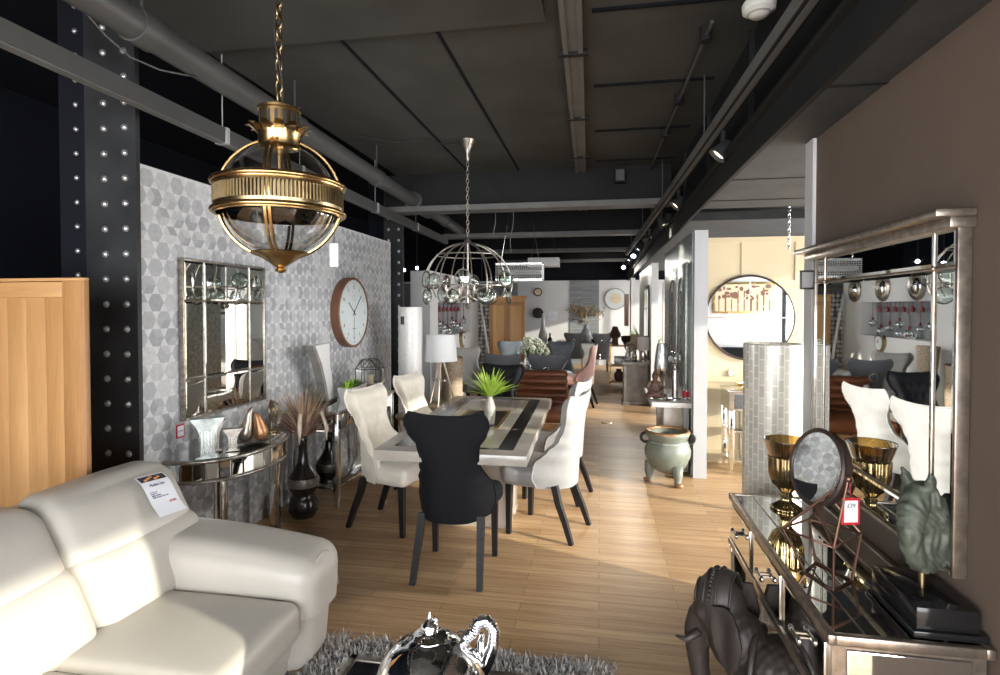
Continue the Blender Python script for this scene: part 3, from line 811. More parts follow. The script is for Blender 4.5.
# ------------------------------------------------------------------ lens chandelier
LX, LY, LZ = -1.265, 5.3, 1.66
t = thing('lens_chandelier', 'dome shaped wire chandelier hung with round glass lenses over the table', 'chandelier', (LX, LY, LZ))
RR = .43; top = .62
def rp(a, f):  # rib profile: apex -> widest -> tucks in at bottom
    q = PI * (.02 + .62 * f); r = RR * sin(q); z = .20 + (top - .20) * cos(q) if q < PI / 2 else .20 + .24 * cos(q)
    return Vector((cos(a) * r, sin(a) * r, z))
for k in range(12):
    a = 2 * PI * k / 12 + .13; m = MB(); m.tube([rp(a, i / 18) for i in range(19)], .0065, 6); m.build('rib', M['antique_silver'], t, angle=60)
m = MB(); m.torus((0, 0, .50), (0, 0, 1), RR * .70, .006, 48, 6); m.torus((0, 0, .20), (0, 0, 1), RR, .006, 48, 6); m.build('hoop', M['antique_silver'], t, angle=60)
m = MB(); m.cyl((0, 0, 0.02), (0, 0, top + .02), .011); m.lathe([(.03, top), (.04, top + .01), (.02, top + .04), (.012, top + .06)]); m.lathe([(.004, -.02), (.02, -.005), (.028, .02), (.012, .04)])
m.build('centre_rod', M['antique_silver'], t)
for k in range(4):
    a = PI / 2 * k + .5; m = MB()
    m.tube([(0, 0, .12), (cos(a) * .09, sin(a) * .09, .07), (cos(a) * .19, sin(a) * .19, .09), (cos(a) * .22, sin(a) * .22, .16)], .007, 6); m.cyl((cos(a) * .22, sin(a) * .22, .15), (cos(a) * .22, sin(a) * .22, .21), .016)
    ar = m.build('lamp_arm', M['antique_silver'], t)
    m = MB(); m.ell((cos(a) * .22, sin(a) * .22, .25), (.03, .03, .04), 12); m.build('bulb', M['clear_glass'], ar, angle=180)
r2 = random.Random(5)
for k in range(12):
    a = 2 * PI * k / 12 + .13
    for f in ((.70,) if k % 2 else (.98,)):
        p = rp(a, f); nrm = Vector((cos(a), sin(a), r2.uniform(-.15, .25))).normalized()
        nrm = Matrix.Rotation(r2.uniform(-.7, .7), 3, 'Z') @ nrm
        m = MB(); m.torus(p, nrm, .078, .006, 24, 6); m.cyl(p + Vector((0, 0, .075)), p + Vector((0, 0, .09)), .008); l = m.build('lens', M['iron_wire'], t, angle=60)
        m = MB(); m.disc(p - nrm * .006, nrm, .076, .012, 24, .012); m.build('glass', M['lens_glass'], l, angle=180)
m = MB(); m.chain((0, 0, top + .06), (0, 0, CZ - LZ - .17), .05, .013, .0035); m.build('chain', M['antique_silver'], t, angle=180)
m = MB(); m.lathe([(.012, -.19), (.022, -.17), (.022, -.15), (.03, -.10), (.05, -.05), (.078, 0), (.08, .006)], (0, 0, CZ - LZ - .006)); m.build('ceiling_rose', M['antique_silver'], t)

# ------------------------------------------------------------------ left wall mirror
def panel_mirror(name, label, X, y0, y1, z0, z1, sx, vdiv, hdiv, frame, crown=False, fw=.022):
    """framed mirror on a wall of constant X; sx=+1 faces +x; vdiv/hdiv = positions of the silver beads"""
    t = thing(name, label, 'mirror', (X, (y0 + y1) / 2, z0)); w = (y1 - y0) / 2; h = z1 - z0
    ys = [-w] + vdiv + [w]; zs = [0] + hdiv + [h]
    m = MB(); m.box(0, sx * .028, -w, w, 0, h, .002); m.build('backing_board', M['black_matte'], t)
    for i in range(len(ys) - 1):
        for j in range(len(zs) - 1):
            a, b, c, d = ys[i] + .003, ys[i + 1] - .003, zs[j] + .003, zs[j + 1] - .003; k = .012; x0, x1 = sx * .029, sx * .031
            m = MB(); A = [m.v((x0, p, q)) for p, q in ((a, c), (b, c), (b, d), (a, d))]; B = [m.v((x1, p, q)) for p, q in ((a + k, c + k), (b - k, c + k), (b - k, d - k), (a + k, d - k))]
            m.skin([A, B]); m.build('glass_panel', M['mirror'], t, angle=.2)
    m = MB()
    for y in vdiv: m.cyl((sx * .032, y, 0), (sx * .032, y, h), .004, n=8)
    for z in hdiv: m.cyl((sx * .032, -w, z), (sx * .032, w, z), .004, n=8)
    for y in vdiv:
        for z in hdiv: m.ell((sx * .034, y, z), .009, 8)
    m.build('bead_strip', M[frame], t)
    m = MB(); g = fw
    m.box(0, sx * .037, -w - g, -w, -g, h + g, .004); m.box(0, sx * .037, w, w + g, -g, h + g, .004); m.box(0, sx * .0368, -w, w, -g, 0, .004); m.box(0, sx * .0368, -w, w, h, h + g, .004)
    m.build('frame', M[frame], t)
    if crown:
        m = MB(); m.box(0, sx * .10, -w - .03, w + .09, h + g, h + g + .022, .004); m.box(0, sx * .065, -w - .03, w + .05, h + g - .03, h + g, .004); m.build('cornice', M[frame], t)
    return t
panel_mirror('wall_mirror', 'square nine panel silver mirror on the hexagon wallpaper', -2.598, 3.11, 3.955, .955, 1.95, 1, [-.24, .24], [.24, .74], 'antique_silver', fw=.015)
panel_mirror('wall_mirror', 'large champagne framed panel mirror with top ledge on the brown wall', .998, 1.742, 2.762, .915, 1.885, -1, [-.405, .405], [.12, .85], 'champagne', True, .014)

# ------------------------------------------------------------------ wall clock
t = thing('wall_clock', 'round white wall clock with thick walnut rim on the wallpaper', 'clock', (-2.598, 5.46, 1.605))
m = MB(); n = 64
m.M = Matrix.Rotation(PI / 2, 4, 'Y')
m.lathe([(.30, 0), (.36, 0), (.362, .02), (.362, .085), (.352, .092), (.338, .09), (.334, .04), (.30, .03)], n=64, closed=True); m.build('rim', M['clock_wood'], t, angle=40)
m = MB(); m.disc((.028, 0, 0), (1, 0, 0), .336, .008, 64); m.build('dial', M['clock_face'], t)
m = MB()
for k in range(60):
    a = 2 * PI * k / 60; l = .03 if k % 5 == 0 else .012; r1 = .318
    m.bar((.0365, sin(a) * r1, cos(a) * r1), (.0365, sin(a) * (r1 - l), cos(a) * (r1 - l)), .004 if k % 5 == 0 else .002, .0015)
m.build('minute_marks', M['ink'], t)
for k in range(1, 13):
    a = 2 * PI * k / 12
    text(str(k), 'numeral', M['ink'], t, (.0370, sin(a) * .262, cos(a) * .262), (PI / 2, 0, PI / 2), .05)
m = MB(); m.torus((.0368, 0, .15), (1, 0, 0), .03, .0012, 20, 4); m.box(.0365, .0372, -.04, .04, -.17, -.165); m.build('dial_print', M['ink'], t)
for a, l, w in ((-52, .17, .009), (45, .25, .007), (182, .27, .003)):
    a = math.radians(a); m = MB(); m.bar((.040, -sin(a) * .04, -cos(a) * .04), (.040, sin(a) * l, cos(a) * l), w, .002); m.ell((.041, 0, 0), (.004, .012, .012), 10); m.build('hand', M['ink'], t)

for ch in list(bpy.data.objects):
    if ch.parent == t and not ch.name.startswith('rim'): ch.location.x += .046
# ------------------------------------------------------------------ half round mirrored console
CX, CYY, CZT = -2.598, 3.46, .72
t = thing('demilune_console', 'half round mirrored console table below the silver mirror', 'console table', (CX, CYY, 0))
a_, b_ = .40, .49   # depth, half length
arc = lambda k, d=0: [( (a_ + d) * sin(q) ** .8, -(b_ + d) * cos(q)) for q in [PI * i / k for i in range(k + 1)]]
m = MB(); m.prism(arc(40), 'Z', CZT - .012, CZT - .004); m.build('table_top', M['bevel_mirror'], t, angle=20)
m = MB(); m.tube([(x, y, CZT - .008) for x, y in arc(40, .008)], .013, 8); m.tube([(x, y, CZT - .135) for x, y in arc(40, .002)], .010, 8); m.build('edge_bead', M['antique_silver'], t, angle=60)
m = MB(); m.prism(arc(40, -.02), 'Z', CZT - .13, CZT - .012); m.build('apron', M['antique_silver'], t)
A = arc(18, -.004)
for i in range(18):
    p, q = Vector((*A[i], 0)), Vector((*A[i + 1], 0)); d = (q - p); L = d.length; ang = math.atan2(d.y, d.x)
    m = MB(); m.box(-L / 2 + .003, L / 2 - .003, -.006, .006, CZT - .122, CZT - .022, .003); o = m.build('facet', M['bevel_mirror'], t, loc=((p.x + q.x) / 2, (p.y + q.y) / 2, 0), rz=ang + R_.uniform(-.03, .03), angle=10)
for x, y in ((.235, -.30), (.235, .30)):
    m = MB(); m.box(x - .03, x + .03, y - .03, y + .03, 0, CZT - .13, .004); l = m.build('leg', M['antique_silver'], t)
    m = MB(); m.box(x + .028, x + .0325, y - .02, y + .02, .06, CZT - .16, .001); m.box(x - .02, x + .02, y - .0325, y - .028, .06, CZT - .16, .002); m.build('mirror_strip', M['bevel_mirror'], l)
def on_demi(px, py): p = at(px, py, Z=CZT); return p

# ornaments on it: flared slab vases
def flare_vase(loc, h, w, label, mt, rz, group):
    t = thing('flared_vase', label, 'vase', loc, rz, group)
    m = MB(); prof = [(.0, .62), (.06, .62), (.07, .42), (.5, .40), (.72, .55), (.86, .74), (.97, .98), (1, 1)]
    P = [(-w / 2 * q, h * z) for z, q in prof] + [(w / 2 * q, h * z) for z, q in reversed(prof)]
    m.prism(P, 'X', -w * .22, w * .22); m.build('body', mt, t, angle=25)
    m = MB(); m.box(-w * .25, w * .25, -w * .36, w * .36, 0, h * .05, .002); m.build('foot', mt, t)
    m = MB()
    for k in range(4): m.box(w * .215, w * .226, -w * .18 + k * w * .09, -w * .15 + k * w * .09, h * .1, h * .7)
    m.build('fluting', M['bright_silver'], t)
gv = 'flared silver vases on the half round console'
flare_vase((-2.40, 3.09, CZT), .25, .19, 'tallest flared silver vase at the near end of the console', M['silver_leaf'], -.85, gv)
flare_vase((-2.47, 3.24, CZT), .20, .14, 'middle flared pewter vase behind the tall one', M['antique_silver'], -.8, gv)
flare_vase((-2.36, 3.28, CZT), .145, .12, 'smallest flared pewter vase beside the pear ornament', M['antique_silver'], -.95, gv)
# pear shaped pair on a dish
pe = (-2.36, 3.50, CZT)
t = thing('pear_ornament', 'bronze pear pair ornament resting on an oval dish', 'ornament', pe, .5)
m = MB(); m.lathe([(.02, 0), (.05, .003), (.10, .012), (.135, .028), (.13, .031), (.09, .018), (0, .014)], n=40); m.build('dish', M['antique_silver'], t)
for s, hh in ((-1, 1.05), (1, .9)):
    m = MB(); m.tube([(s * .05, 0, .015), (s * .052, 0, .03), (s * .05, 0, .07), (s * .042, 0, .11), (s * .032, 0, .15), (s * .026, 0, .19 * hh), (s * .016, 0, .215 * hh), (s * .006, 0, .235 * hh)], [.02, .042, .05, .042, .03, .024, .018, .006], 18); m.build('pear', M['copper_rim'] if s > 0 else M['champagne'], t, angle=180)
# coiled metal ornament beside the dried flowers
t = thing('ring_sculpture', 'abstract bronze ring sculpture behind the dried flowers', 'ornament', (-2.44, 3.84, CZT))
m = MB(); m.torus((0, 0, .16), (1, .4, 0), .075, .006, 32, 6); m.torus((.01, .02, .17), (1, -.3, .2), .05, .005, 32, 6); m.torus((-.01, .05, .15), (.8, .8, .3), .06, .005, 32, 6); m.build('rings', M['antique_brass'], t, angle=60)
m = MB(); m.cyl((0, 0, 0), (0, 0, .09), .008); m.lathe([(.05, 0), (.05, .01), (.01, .02)]); m.build('stand', M['antique_brass'], t)

# small red framed price label on wall
def wall_label(loc, label, size=(.07, .085), ax='X', rz=0, border='tag_red', txt='£'):
    t = thing('price_label', label, 'label', loc, rz)
    w, h = size
    m = MB(); m.box(0, .004, -w / 2, w / 2, -h / 2, h / 2, .001); m.build('holder', M[border], t)
    m = MB(); m.box(.004, .005, -w * .36, w * .36, -h * .38, h * .38); c = m.build('paper_insert', M['paper'], t)
    text(txt, 'printed_price', M['ink'], t, (.0055, 0, 0), (PI / 2, 0, PI / 2), h * .22)
    return t
wall_label(at(180, 431, X=-2.597), 'small red framed price label on wallpaper below the mirror', txt='£199')

# ------------------------------------------------------------------ gourd floor vase with dried flowers
t = thing('floor_vase', 'black double gourd floor vase filled with dried flowers', 'vase', (-2.30, 4.05, 0))
m = MB(); m.lathe([(.06, 0), (.085, .01), (.112, .06), (.115, .11), (.10, .16), (.082, .185), (.095, .21), (.115, .25), (.118, .29), (.10, .34), (.065, .39), (.042, .44), (.034, .52), (.033, .60), (.042, .64), (.036, .645), (.028, .60)], n=36)
b = m.build('gourd', M['dark_brown_gloss'], t, angle=80)
m = MB(); m.lathe([(.117, .255), (.1205, .27), (.1205, .292), (.113, .32)], n=36); m.build('textured_band', M['vase_band'], b)
r = random.Random(11)
for nm, mt, n, L, sp, wd in (('dried_grass', 'dried_tan', 70, .46, .62, .0075), ('dried_leaves', 'dried_pink', 46, .42, .75, .011)):
    m = MB(); leaves(m, n, L, sp, (0, 0, .60), r.randint(1, 99), wd, 1.1 if nm == 'dried_leaves' else .6); m.build(nm, M[mt], t, angle=180)
for k in range(4):
    a = k * 1.7; m = MB(); P = [(cos(a) * .01, sin(a) * .01, .62), (cos(a) * .08, sin(a) * .08, .82), (cos(a) * .16, sin(a) * .16, .84), (cos(a) * .20, sin(a) * .2, .72), (cos(a) * .2, sin(a) * .2, .62)]
    m.tube(P, [.003, .01, .016, .016, .004], 8); m.build('drooping_plume', M['pale_ash'], t, angle=180)

# ------------------------------------------------------------------ mirrored console with shelves behind the vase
t = thing('mirrored_console', 'mirrored silver console table with lower shelf behind the cream chair', 'console table', (-2.33, 4.88, 0))
w, h, zt = .22, .62, .80
m = MB(); m.box(-w - .015, w + .015, -h - .015, h + .015, zt - .022, zt, .005); m.build('table_top', M['antique_silver'], t)
m = MB(); m.box(-w, w, -h, h, zt, zt + .003); m.build('top_glass', M['bevel_mirror'], t)
m = MB(); m.box(-w + .02, w - .02, -h + .02, h - .02, zt - .16, zt - .022); ap = m.build('apron', M['antique_silver'], t)
m = MB(); m.box(-w + .05, w - .05, -h + .014, -h + .021, zt - .145, zt - .035, .003); m.build('mirror_panel', M['bevel_mirror'], ap)
for y in (-.3, .3):
    m = MB(); m.box(w - .021, w - .012, y - .27, y + .27, zt - .145, zt - .035, .003); d = m.build('drawer', M['bevel_mirror'], t)
    m = MB(); m.ell((w, y, zt - .09), .016, 10); m.build('knob', M['bright_silver'], d)
for sx in (-1, 1):
    for sy in (-1, 1):
        x, y = sx * (w - .02), sy * (h - .02); m = MB(); m.box(x - .026, x + .026, y - .026, y + .026, .10, zt - .022, .004)
        m.bar((x, y, .10), (x, y, 0), .042, .042, .022, .022); m.build('leg', M['bright_silver'], t)
m = MB(); m.box(-w + .02, w - .02, -h + .02, h - .02, .15, .168, .003); m.build('shelf', M['bevel_mirror'], t)
m = MB(); m.box(-w + .02, w - .02, -h + .01, -h + .014, .20, zt - .17); m.build('side_glass', M['bevel_mirror'], t)
# black hang tag on the corner
t = thing('hang_tag', 'small black price tag hanging on the mirrored console corner', 'price tag', (-2.105, 4.262, .70))
m = MB(); m.box(-.022, .022, -.002, .002, -.04, .03, .001); m.build('card', M['black_matte'], t)
m = MB(); m.tube([(0, 0, .03), (.002, -.004, .06), (-.01, .0, .10)], .0015, 5); m.build('string', M['black_matte'], t)

# white slab zigzag sculpture, succulents, terrarium lantern
t = thing('slab_sculpture', 'tall twisted white and grey slab sculpture on the mirrored console', 'sculpture', (-2.42, 4.58, zt + .003), .15); t.scale = (1, 1.2, 1.15)
m = MB()
m.skin([[m.v((-.035, y, z)), m.v((.035, y, z)), m.v((.035, y + wd, z)), m.v((-.035, y + wd, z))] for y, z, wd in ((.08, .02, .12), (.02, .16, .14), (-.07, .32, .17), (-.20, .46, .30))])
m.build('slab', M['pot_white'], t, angle=20)
m = MB(); m.skin([[m.v((-.034, y, z)), m.v((.034, y, z)), m.v((.034, y + .05, z)), m.v((-.034, y + .05, z))] for y, z in ((.03, .02), (-.03, .16), (-.12, .32), (-.25, .46))]); m.build('grey_fold', M['concrete'], t, angle=20)
m = MB(); m.box(-.06, .06, -.10, .22, 0, .02, .003); m.build('base', M['black_gloss'], t)
t = thing('succulent_planter', 'white rectangular planter of green succulents beside the slab sculpture', 'planter', (-2.28, 4.90, zt + .003))
m = MB(); Rr = lambda z, a, b: [m.v((x * a, y * b, z)) for x, y in ((-1, -1), (1, -1), (1, 1), (-1, 1))]
m.skin([Rr(0, .055, .13), Rr(.12, .072, .16), Rr(.12, .062, .15), Rr(.09, .06, .145)]); m.build('trough', M['pot_white'], t, angle=30)
for k in range(7):
    m = MB(); leaves(m, 18, .085, 1.25, (R_.uniform(-.025, .025), -.12 + .04 * k, .10), k + 40, .013, .1); m.build('succulent', M['leaf_dark' if k % 3 == 1 else ('leaf_green' if k % 3 else 'leaf_lime')], t, angle=180)
t = thing('terrarium_lantern', 'geometric wire and glass lantern with cream candle on the mirrored console', 'lantern', (-2.28, 5.32, zt + .003))
Lq = lambda z, r, o=0: [Vector((cos(2 * PI * k / 6 + o) * r, sin(2 * PI * k / 6 + o) * r, z)) for k in range(6)]
rings = [Lq(.005, .10), Lq(.09, .145, PI / 6), Lq(.24, .145, PI / 6), Lq(.33, .09)]
m = MB()
for Rg in rings: m.tube(Rg, .004, 5, True)
for i in range(3):
    for k in range(6):
        m.cyl(rings[i][k], rings[i + 1][k], .004, n=5)
        if i != 1: m.cyl(rings[i][(k + 1) % 6] if i == 0 else rings[i][k], rings[i + 1][k] if i == 0 else rings[i + 1][(k + 1) % 6], .004, n=5)
m.build('wire_frame', M['iron_wire'], t)
m = MB()
for k in range(6): m.f([m.v(rings[1][k]), m.v(rings[1][(k + 1) % 6]), m.v(rings[2][(k + 1) % 6]), m.v(rings[2][k])])
m.build('glass_sides', M['clear_glass'], t)
m = MB(); m.lathe([(.032, .005), (.034, .01), (.034, .17), (.028, .178), (.006, .172)], n=24); m.cyl((0, 0, .17), (0, 0, .188), .0018, n=6); m.build('candle', M['candle_wax'], t)
t = thing('bead_label', 'small grey leaflet on the wallpaper under the clock', 'label', (-2.597, 5.50, 1.16))
m = MB(); m.box(0, .003, -.055, -.005, -.06, .06); m.build('sheet', M['plastic_grey'], t); m = MB(); m.box(0, .003, .005, .055, -.06, .06); m.build('sheet', M['plastic_grey'], t)

# ------------------------------------------------------------------ pearl drum by the brown wall, white drum at left
def drum(label, loc, r, h, m1, tagc=None):
    t = thing('cylinder_pedestal', label, 'pedestal', loc)
    m = MB(); m.lathe([(r, 0), (r, h), (r - .008, h + .004), (r - .012, h), (r - .012, h - .05)], n=64); m.build('drum', M[m1], t, angle=40)
    m = MB(); m.lathe([(r - .013, h - .04), (.0, h - .035)], n=48); m.build('top_panel', M['pot_white'], t)
    m = MB(); m.lathe([(r + .003, 0), (r + .003, .02), (r, .022)], n=64, closed=False); m.build('base_rim', M['champagne'], t)
    return t
drum('tall pearl tiled cylinder pedestal at the end of the brown wall', (.905, 3.18, 0), .145, 1.46, 'pearl_tile')
d2 = drum('tall white shell cylinder pedestal beside the tripod lamp', (-2.10, 6.02, 0), .135, 1.66, 'shell_white')
t = thing('pedestal_tag', 'small black tag stuck on the white shell cylinder', 'price tag', (-2.13, 5.878, 1.52))
m = MB(); m.box(-.03, .01, -.004, .0, -.05, .04, .001); m.build('card', M['black_matte'], t)

# tripod lamp, woven vase, side table
t = thing('side_table', 'low wooden side table holding the tripod lamp', 'side table', (-1.765, 6.15, 0))
m = MB(); m.box(-.19, .19, -.25, .25, .52, .55, .005); m.build('table_top', M['driftwood'], t)
for x in (-.16, .16):
    for y in (-.22, .22): m = MB(); m.bar((x, y, .52), (x, y, 0), .04); m.build('leg', M['driftwood'], t)
m = MB(); m.box(-.165, .165, -.22, .22, .18, .2); m.build('shelf', M['driftwood'], t)
t = thing('tripod_lamp', 'tripod table lamp with white drum shade beside the cream chairs', 'lamp', (-1.78, 6.15, .55))
m = MB(); m.lathe([(.185, .50), (.165, .80), (.160, .80), (.180, .50)], n=48, closed=True); m.build('lamp_shade', M['lamp_shade'], t)
for k in range(3):
    a = 2 * PI * k / 3 + .6; m = MB(); m.cyl((cos(a) * .02, sin(a) * .02, .52), (cos(a) * .17, sin(a) * .17, 0), .013, .009, 10); m.build('leg', M['pale_ash'], t)
m = MB(); m.cyl((0, 0, .48), (0, 0, .66), .018); m.lathe([(.0, .66), (.03, .70), (.0, .76)]); m.torus((0, 0, .28), (0, 0, 1), .085, .005, 24, 6); m.build('stem', M['bright_silver'], t)
t = thing('woven_floor_vase', 'tan woven cylinder vase standing behind the tripod lamp', 'vase', (-1.75, 6.6, 0))
m = MB(); m.lathe([(.09, 0), (.11, .02), (.105, .5), (.11, 1.05), (.10, 1.06), (.09, .9)], n=32); m.build('body', M['tan_weave'], t)
m = MB(); m.torus((0, 0, 1.05), (0, 0, 1), .107, .008, 32, 6); m.build('rim', M['antique_brass'], t)

# open wire frame armchair between the cream chairs
t = thing('lattice_stool', 'dark bronze looped metal stool between the two cream chairs', 'stool', (-1.92, 5.60, 0)); t.scale = (.9, .9, 1)
m = MB(); m.lathe([(0, .50), (.2, .50), (.21, .52), (.2, .54), (0, .54)], n=32); m.build('seat', M['antique_brass'], t)
m = MB(); m.torus((0, 0, .02), (0, 0, 1), .18, .012, 32, 6); m.torus((0, 0, .27), (0, 0, 1), .14, .010, 32, 6)
for k in range(8):
    a = 2 * PI * k / 8; m.tube([(cos(a) * .18, sin(a) * .18, .02), (cos(a) * .14, sin(a) * .14, .27), (cos(a) * .19, sin(a) * .19, .5)], .009, 6)
m.build('wire_base', M['antique_brass'], t, angle=60)

# ------------------------------------------------------------------ right hand mirrored console
X0, X1, Y0c, Y1c, zt = .60, .995, 1.60, 2.775, .78
t = thing('drawer_console', 'long mirrored drawer console under the panel mirror on the brown wall', 'console table', ((X0 + X1) / 2, (Y0c + Y1c) / 2, 0))
w, h = (X1 - X0) / 2, (Y1c - Y0c) / 2
m = MB()
for q in ((-w, -w + .024, -h, h, 0), (w - .024, w, -h, h, 0), (-w + .0185, w - .0185, -h + .0004, -h + .0244, .0004), (-w + .0185, w - .0185, h - .0244, h - .0004, .0004)): m.box(q[0], q[1], q[2], q[3], zt - .028 + q[4], zt + .002 - q[4], .006)
m.build('top_frame', M['champagne'], t)
m = MB(); m.box(-w + .02, w - .02, -h + .02, h - .02, zt - .012, zt - .003); m.build('top_glass', M['mirror'], t)
m = MB(); m.cyl((-w + .1, -h + .03, zt - .003), (-w + .1, h - .03, zt - .003), .003, n=6); m.cyl((w - .1, -h + .03, zt - .003), (w - .1, h - .03, zt - .003), .003, n=6); m.build('top_bead', M['champagne'], t)
m = MB(); m.box(-w + .015, w - .015, -h + .015, h - .015, zt - .215, zt - .028); ap = m.build('carcass', M['champagne'], t)
m = MB(); m.box(-w - .002, -w + .02, -h, h, zt - .235, zt - .205, .005); m.box(-w, w, -h - .002, -h + .02, zt - .235, zt - .205, .005); m.build('lower_bead', M['champagne'], t)
for k, y in enumerate((-.385, 0, .385)):
    m = MB(); m.box(-w + .004, -w + .016, y - .165, y + .165, zt - .195, zt - .04, .004); d = m.build('drawer', M['bevel_mirror'], t, angle=20)
    m = MB(); m.cyl((-w - .018, y - .028, zt - .115), (-w - .018, y + .028, zt - .115), .006, n=8)
    for s in (-1, 1): m.ell((-w - .018, y + s * .034, zt - .115), (.009, .012, .012), 10); m.cyl((-w + .004, y + s * .012, zt - .115), (-w - .018, y + s * .012, zt - .115), .005, n=6)
    m.build('handle', M['bright_silver'], d)
m = MB(); m.box(-w + .05, w - .05, -h + .008, -h + .016, zt - .195, zt - .04, .004); m.build('side_panel', M['bevel_mirror'], t, angle=20)
for sx in (-1, 1):
    for sy in (-1, 1):
        x, y = sx * (w - .035), sy * (h - .035); m = MB(); m.box(x - .03, x + .03, y - .03, y + .03, 0, zt - .215, .004); l = m.build('leg', M['champagne'], t)
        m = MB(); m.box(x - .022, x + .022, y - .033, y - .029, .03, zt - .24, .001); m.box(x - .033, x - .029, y - .022, y + .022, .03, zt - .24, .001); m.build('mirror_strip', M['bevel_mirror'], l)
DZ = zt

# gold fluted goblet
t = thing('gold_goblet', 'large fluted gold mercury glass goblet at the far end of the drawer console', 'vase', (.80, 2.60, DZ - .002))
m = MB(); m.lathe([(.0, 0), (.06, 0), (.062, .008), (.045, .018), (.024, .035), (.020, .05), (.026, .058), (.020, .07), (.03, .085), (.055, .11), (.068, .15), (.071, .20), (.072, .23)], n=72, rib=(18, .05)); m.build('fluted_bowl', M['mercury_gold'], t, angle=80)
m = MB(); m.lathe([(.072, .228), (.076, .245), (.086, .275), (.094, .30), (.096, .305), (.090, .303), (.08, .27), (.068, .235)], n=48); m.build('rim', M['amber_glass'], t, angle=180)

# table mirror on copper prism stand
t = thing('table_mirror', 'round bronze framed table mirror on a geometric copper wire stand', 'mirror', (.72, 2.0, DZ - .002), math.radians(0))
nrm = Vector((-.93, -.29, .20)).normalized(); c = Vector((0, 0, .345))
m = MB(); m.disc(c + nrm * -.015, nrm, .120, .03, 48); m.torus(c + nrm * .016, nrm, .120, .008, 48, 6); rim = m.build('rim', M['bronze_rim'], t)
m = MB(); m.disc(c + nrm * .0155, nrm, .113, .002, 48); m.build('glass', M['mirror'], rim)
sd = nrm.cross(Vector((0, 0, 1))).normalized()
ring = [Vector((-.115, 0, .135)), Vector((0, -.115, .125)), Vector((.125, 0, .135)), Vector((0, .10, .135))]
bot = [Vector((-.05, -.02, .003)), Vector((-.01, -.14, .003)), Vector((.075, -.06, .003)), Vector((.01, .06, .003))]
L_, R__ = c - sd * .124, c + sd * .124
m = MB(); m.tube(ring, .0042, 6, True)
for a_i, b_i in zip(ring, bot): m.cyl(a_i, b_i, .0042, n=6)
m.tube(bot, .0042, 6, True)
m.cyl(ring[0], L_, .0042, n=6); m.cyl(ring[3], L_, .0042, n=6); m.cyl(ring[1], R__, .0042, n=6); m.cyl(ring[2], R__, .0042, n=6); m.cyl(ring[1], L_, .0042, n=6)
for q in (L_, R__): m.ell(q, .011, 10)
m.build('wire_stand', M['copper_wire'], t, angle=60)
# red price tag hanging from it
p = Vector((.72, 2.0, DZ)) + L_
t = thing('hanging_tag', 'red bordered price tag hanging from the round table mirror', 'price tag', p + Vector((.012, .01, -.10)), math.radians(14))
m = MB(); m.box(-.03, .03, -.0015, .0015, -.048, .036, .001); m.build('card', M['tag_red'], t)
m = MB(); m.box(-.022, .022, -.0022, -.0015, -.040, .028); m.build('paper_insert', M['paper'], t)
text('£39', 'printed_price', M['ink'], t, (0, -.0028, .012), (PI / 2, 0, 0), .018)
m = MB(); m.tube([(0, 0, .036), (-.005, -.004, .06), (-.012, -.01, .095)], .0012, 5); m.build('string', M['tag_red'], t)

# horse head sculpture
t = thing('horse_sculpture', 'verdigris bronze horse head sculpture on a black plinth', 'sculpture', (.905, 1.765, DZ + .002))
m = MB(); m.box(-.075, .075, -.125, .125, 0, .075, .002); m.build('plinth', M['black_gloss'], t)
m = MB(); m.box(-.088, .088, -.14, .14, 0, .018, .002); m.build('plinth_step', M['black_gloss'], t)
m = MB(); m.cyl((0, 0, .06), (0, 0, .13), .009); m.build('post', M['antique_brass'], t)
mb = MB()
mb.ell((.03, 0, .155), (.045, .034, .05), 18); mb.ell((.035, 0, .21), (.062, .038, .065), 18); mb.ell((.02, 0, .27), (.066, .04, .07), 18); mb.ell((-.012, 0, .325), (.05, .036, .05), 16)
mb.tube([(-.02, 0, .34), (-.05, 0, .30), (-.06, 0, .25), (-.055, 0, .20), (-.03, 0, .155), (-.005, 0, .135)], [.034, .034, .030, .026, .024, .02], 14)
mb.cyl((.0, 0, .12), (.0, 0, .2), .03)
for s in (-1, 1): mb.tube([(-.018, s * .022, .355), (-.026, s * .03, .385), (-.036, s * .034, .41)], [.013, .013, .003], 8)
for k in range(13):
    f = k / 12
    for s in (-1, 1):
        P = []
        for q in range(6):
            g = q / 5; zz = .37 - .05 * f - g * (.12 + .09 * f); xx = -.03 + .065 * f + g * (.055 - .045 * f) + .008 * sin(q * 2.2 + k)
            P.append((xx, s * (.012 + .032 * sin(PI * min(1, .25 + .6 * g))), zz))
        mb.tube(P, [.004, .007, .008, .007, .006, .002], 6)
def flow(v, n): return .0018 * sin((v.x * .8 + v.z * .35 + .012 * sin(v.z * 45)) * 420) + .002 * noise.noise(v * 60)
hh = blob(mb, 'horse_head', M['verdigris'], t, .0042, 2, disp=flow)
hh.rotation_euler[2] = math.radians(38); hh.location = (0, .0, .005); hh.scale = (1.12, 1.05, 1.0)

# small black frame on the trim
t = thing('framed_notice', 'small black framed notice on the white trim by the big mirror', 'sign', at(804, 280, Y=2.86) + Vector((.0, 0, 0)))
m = MB(); m.box(-.02, .045, -.012, .0, -.045, .045, .002); m.build('frame', M['black_matte'], t)
m = MB(); m.box(-.012, .037, -.013, -.012, -.036, .036); m.build('sheet', M['plastic_grey'], t)

# ------------------------------------------------------------------ carved elephant
t = thing('elephant_statue', 'dark carved wooden elephant statue tucked beside the drawer console', 'elephant statue', (.645, 2.06, 0), math.radians(154)); t.scale = (.95, .95, .96)
mb = MB()
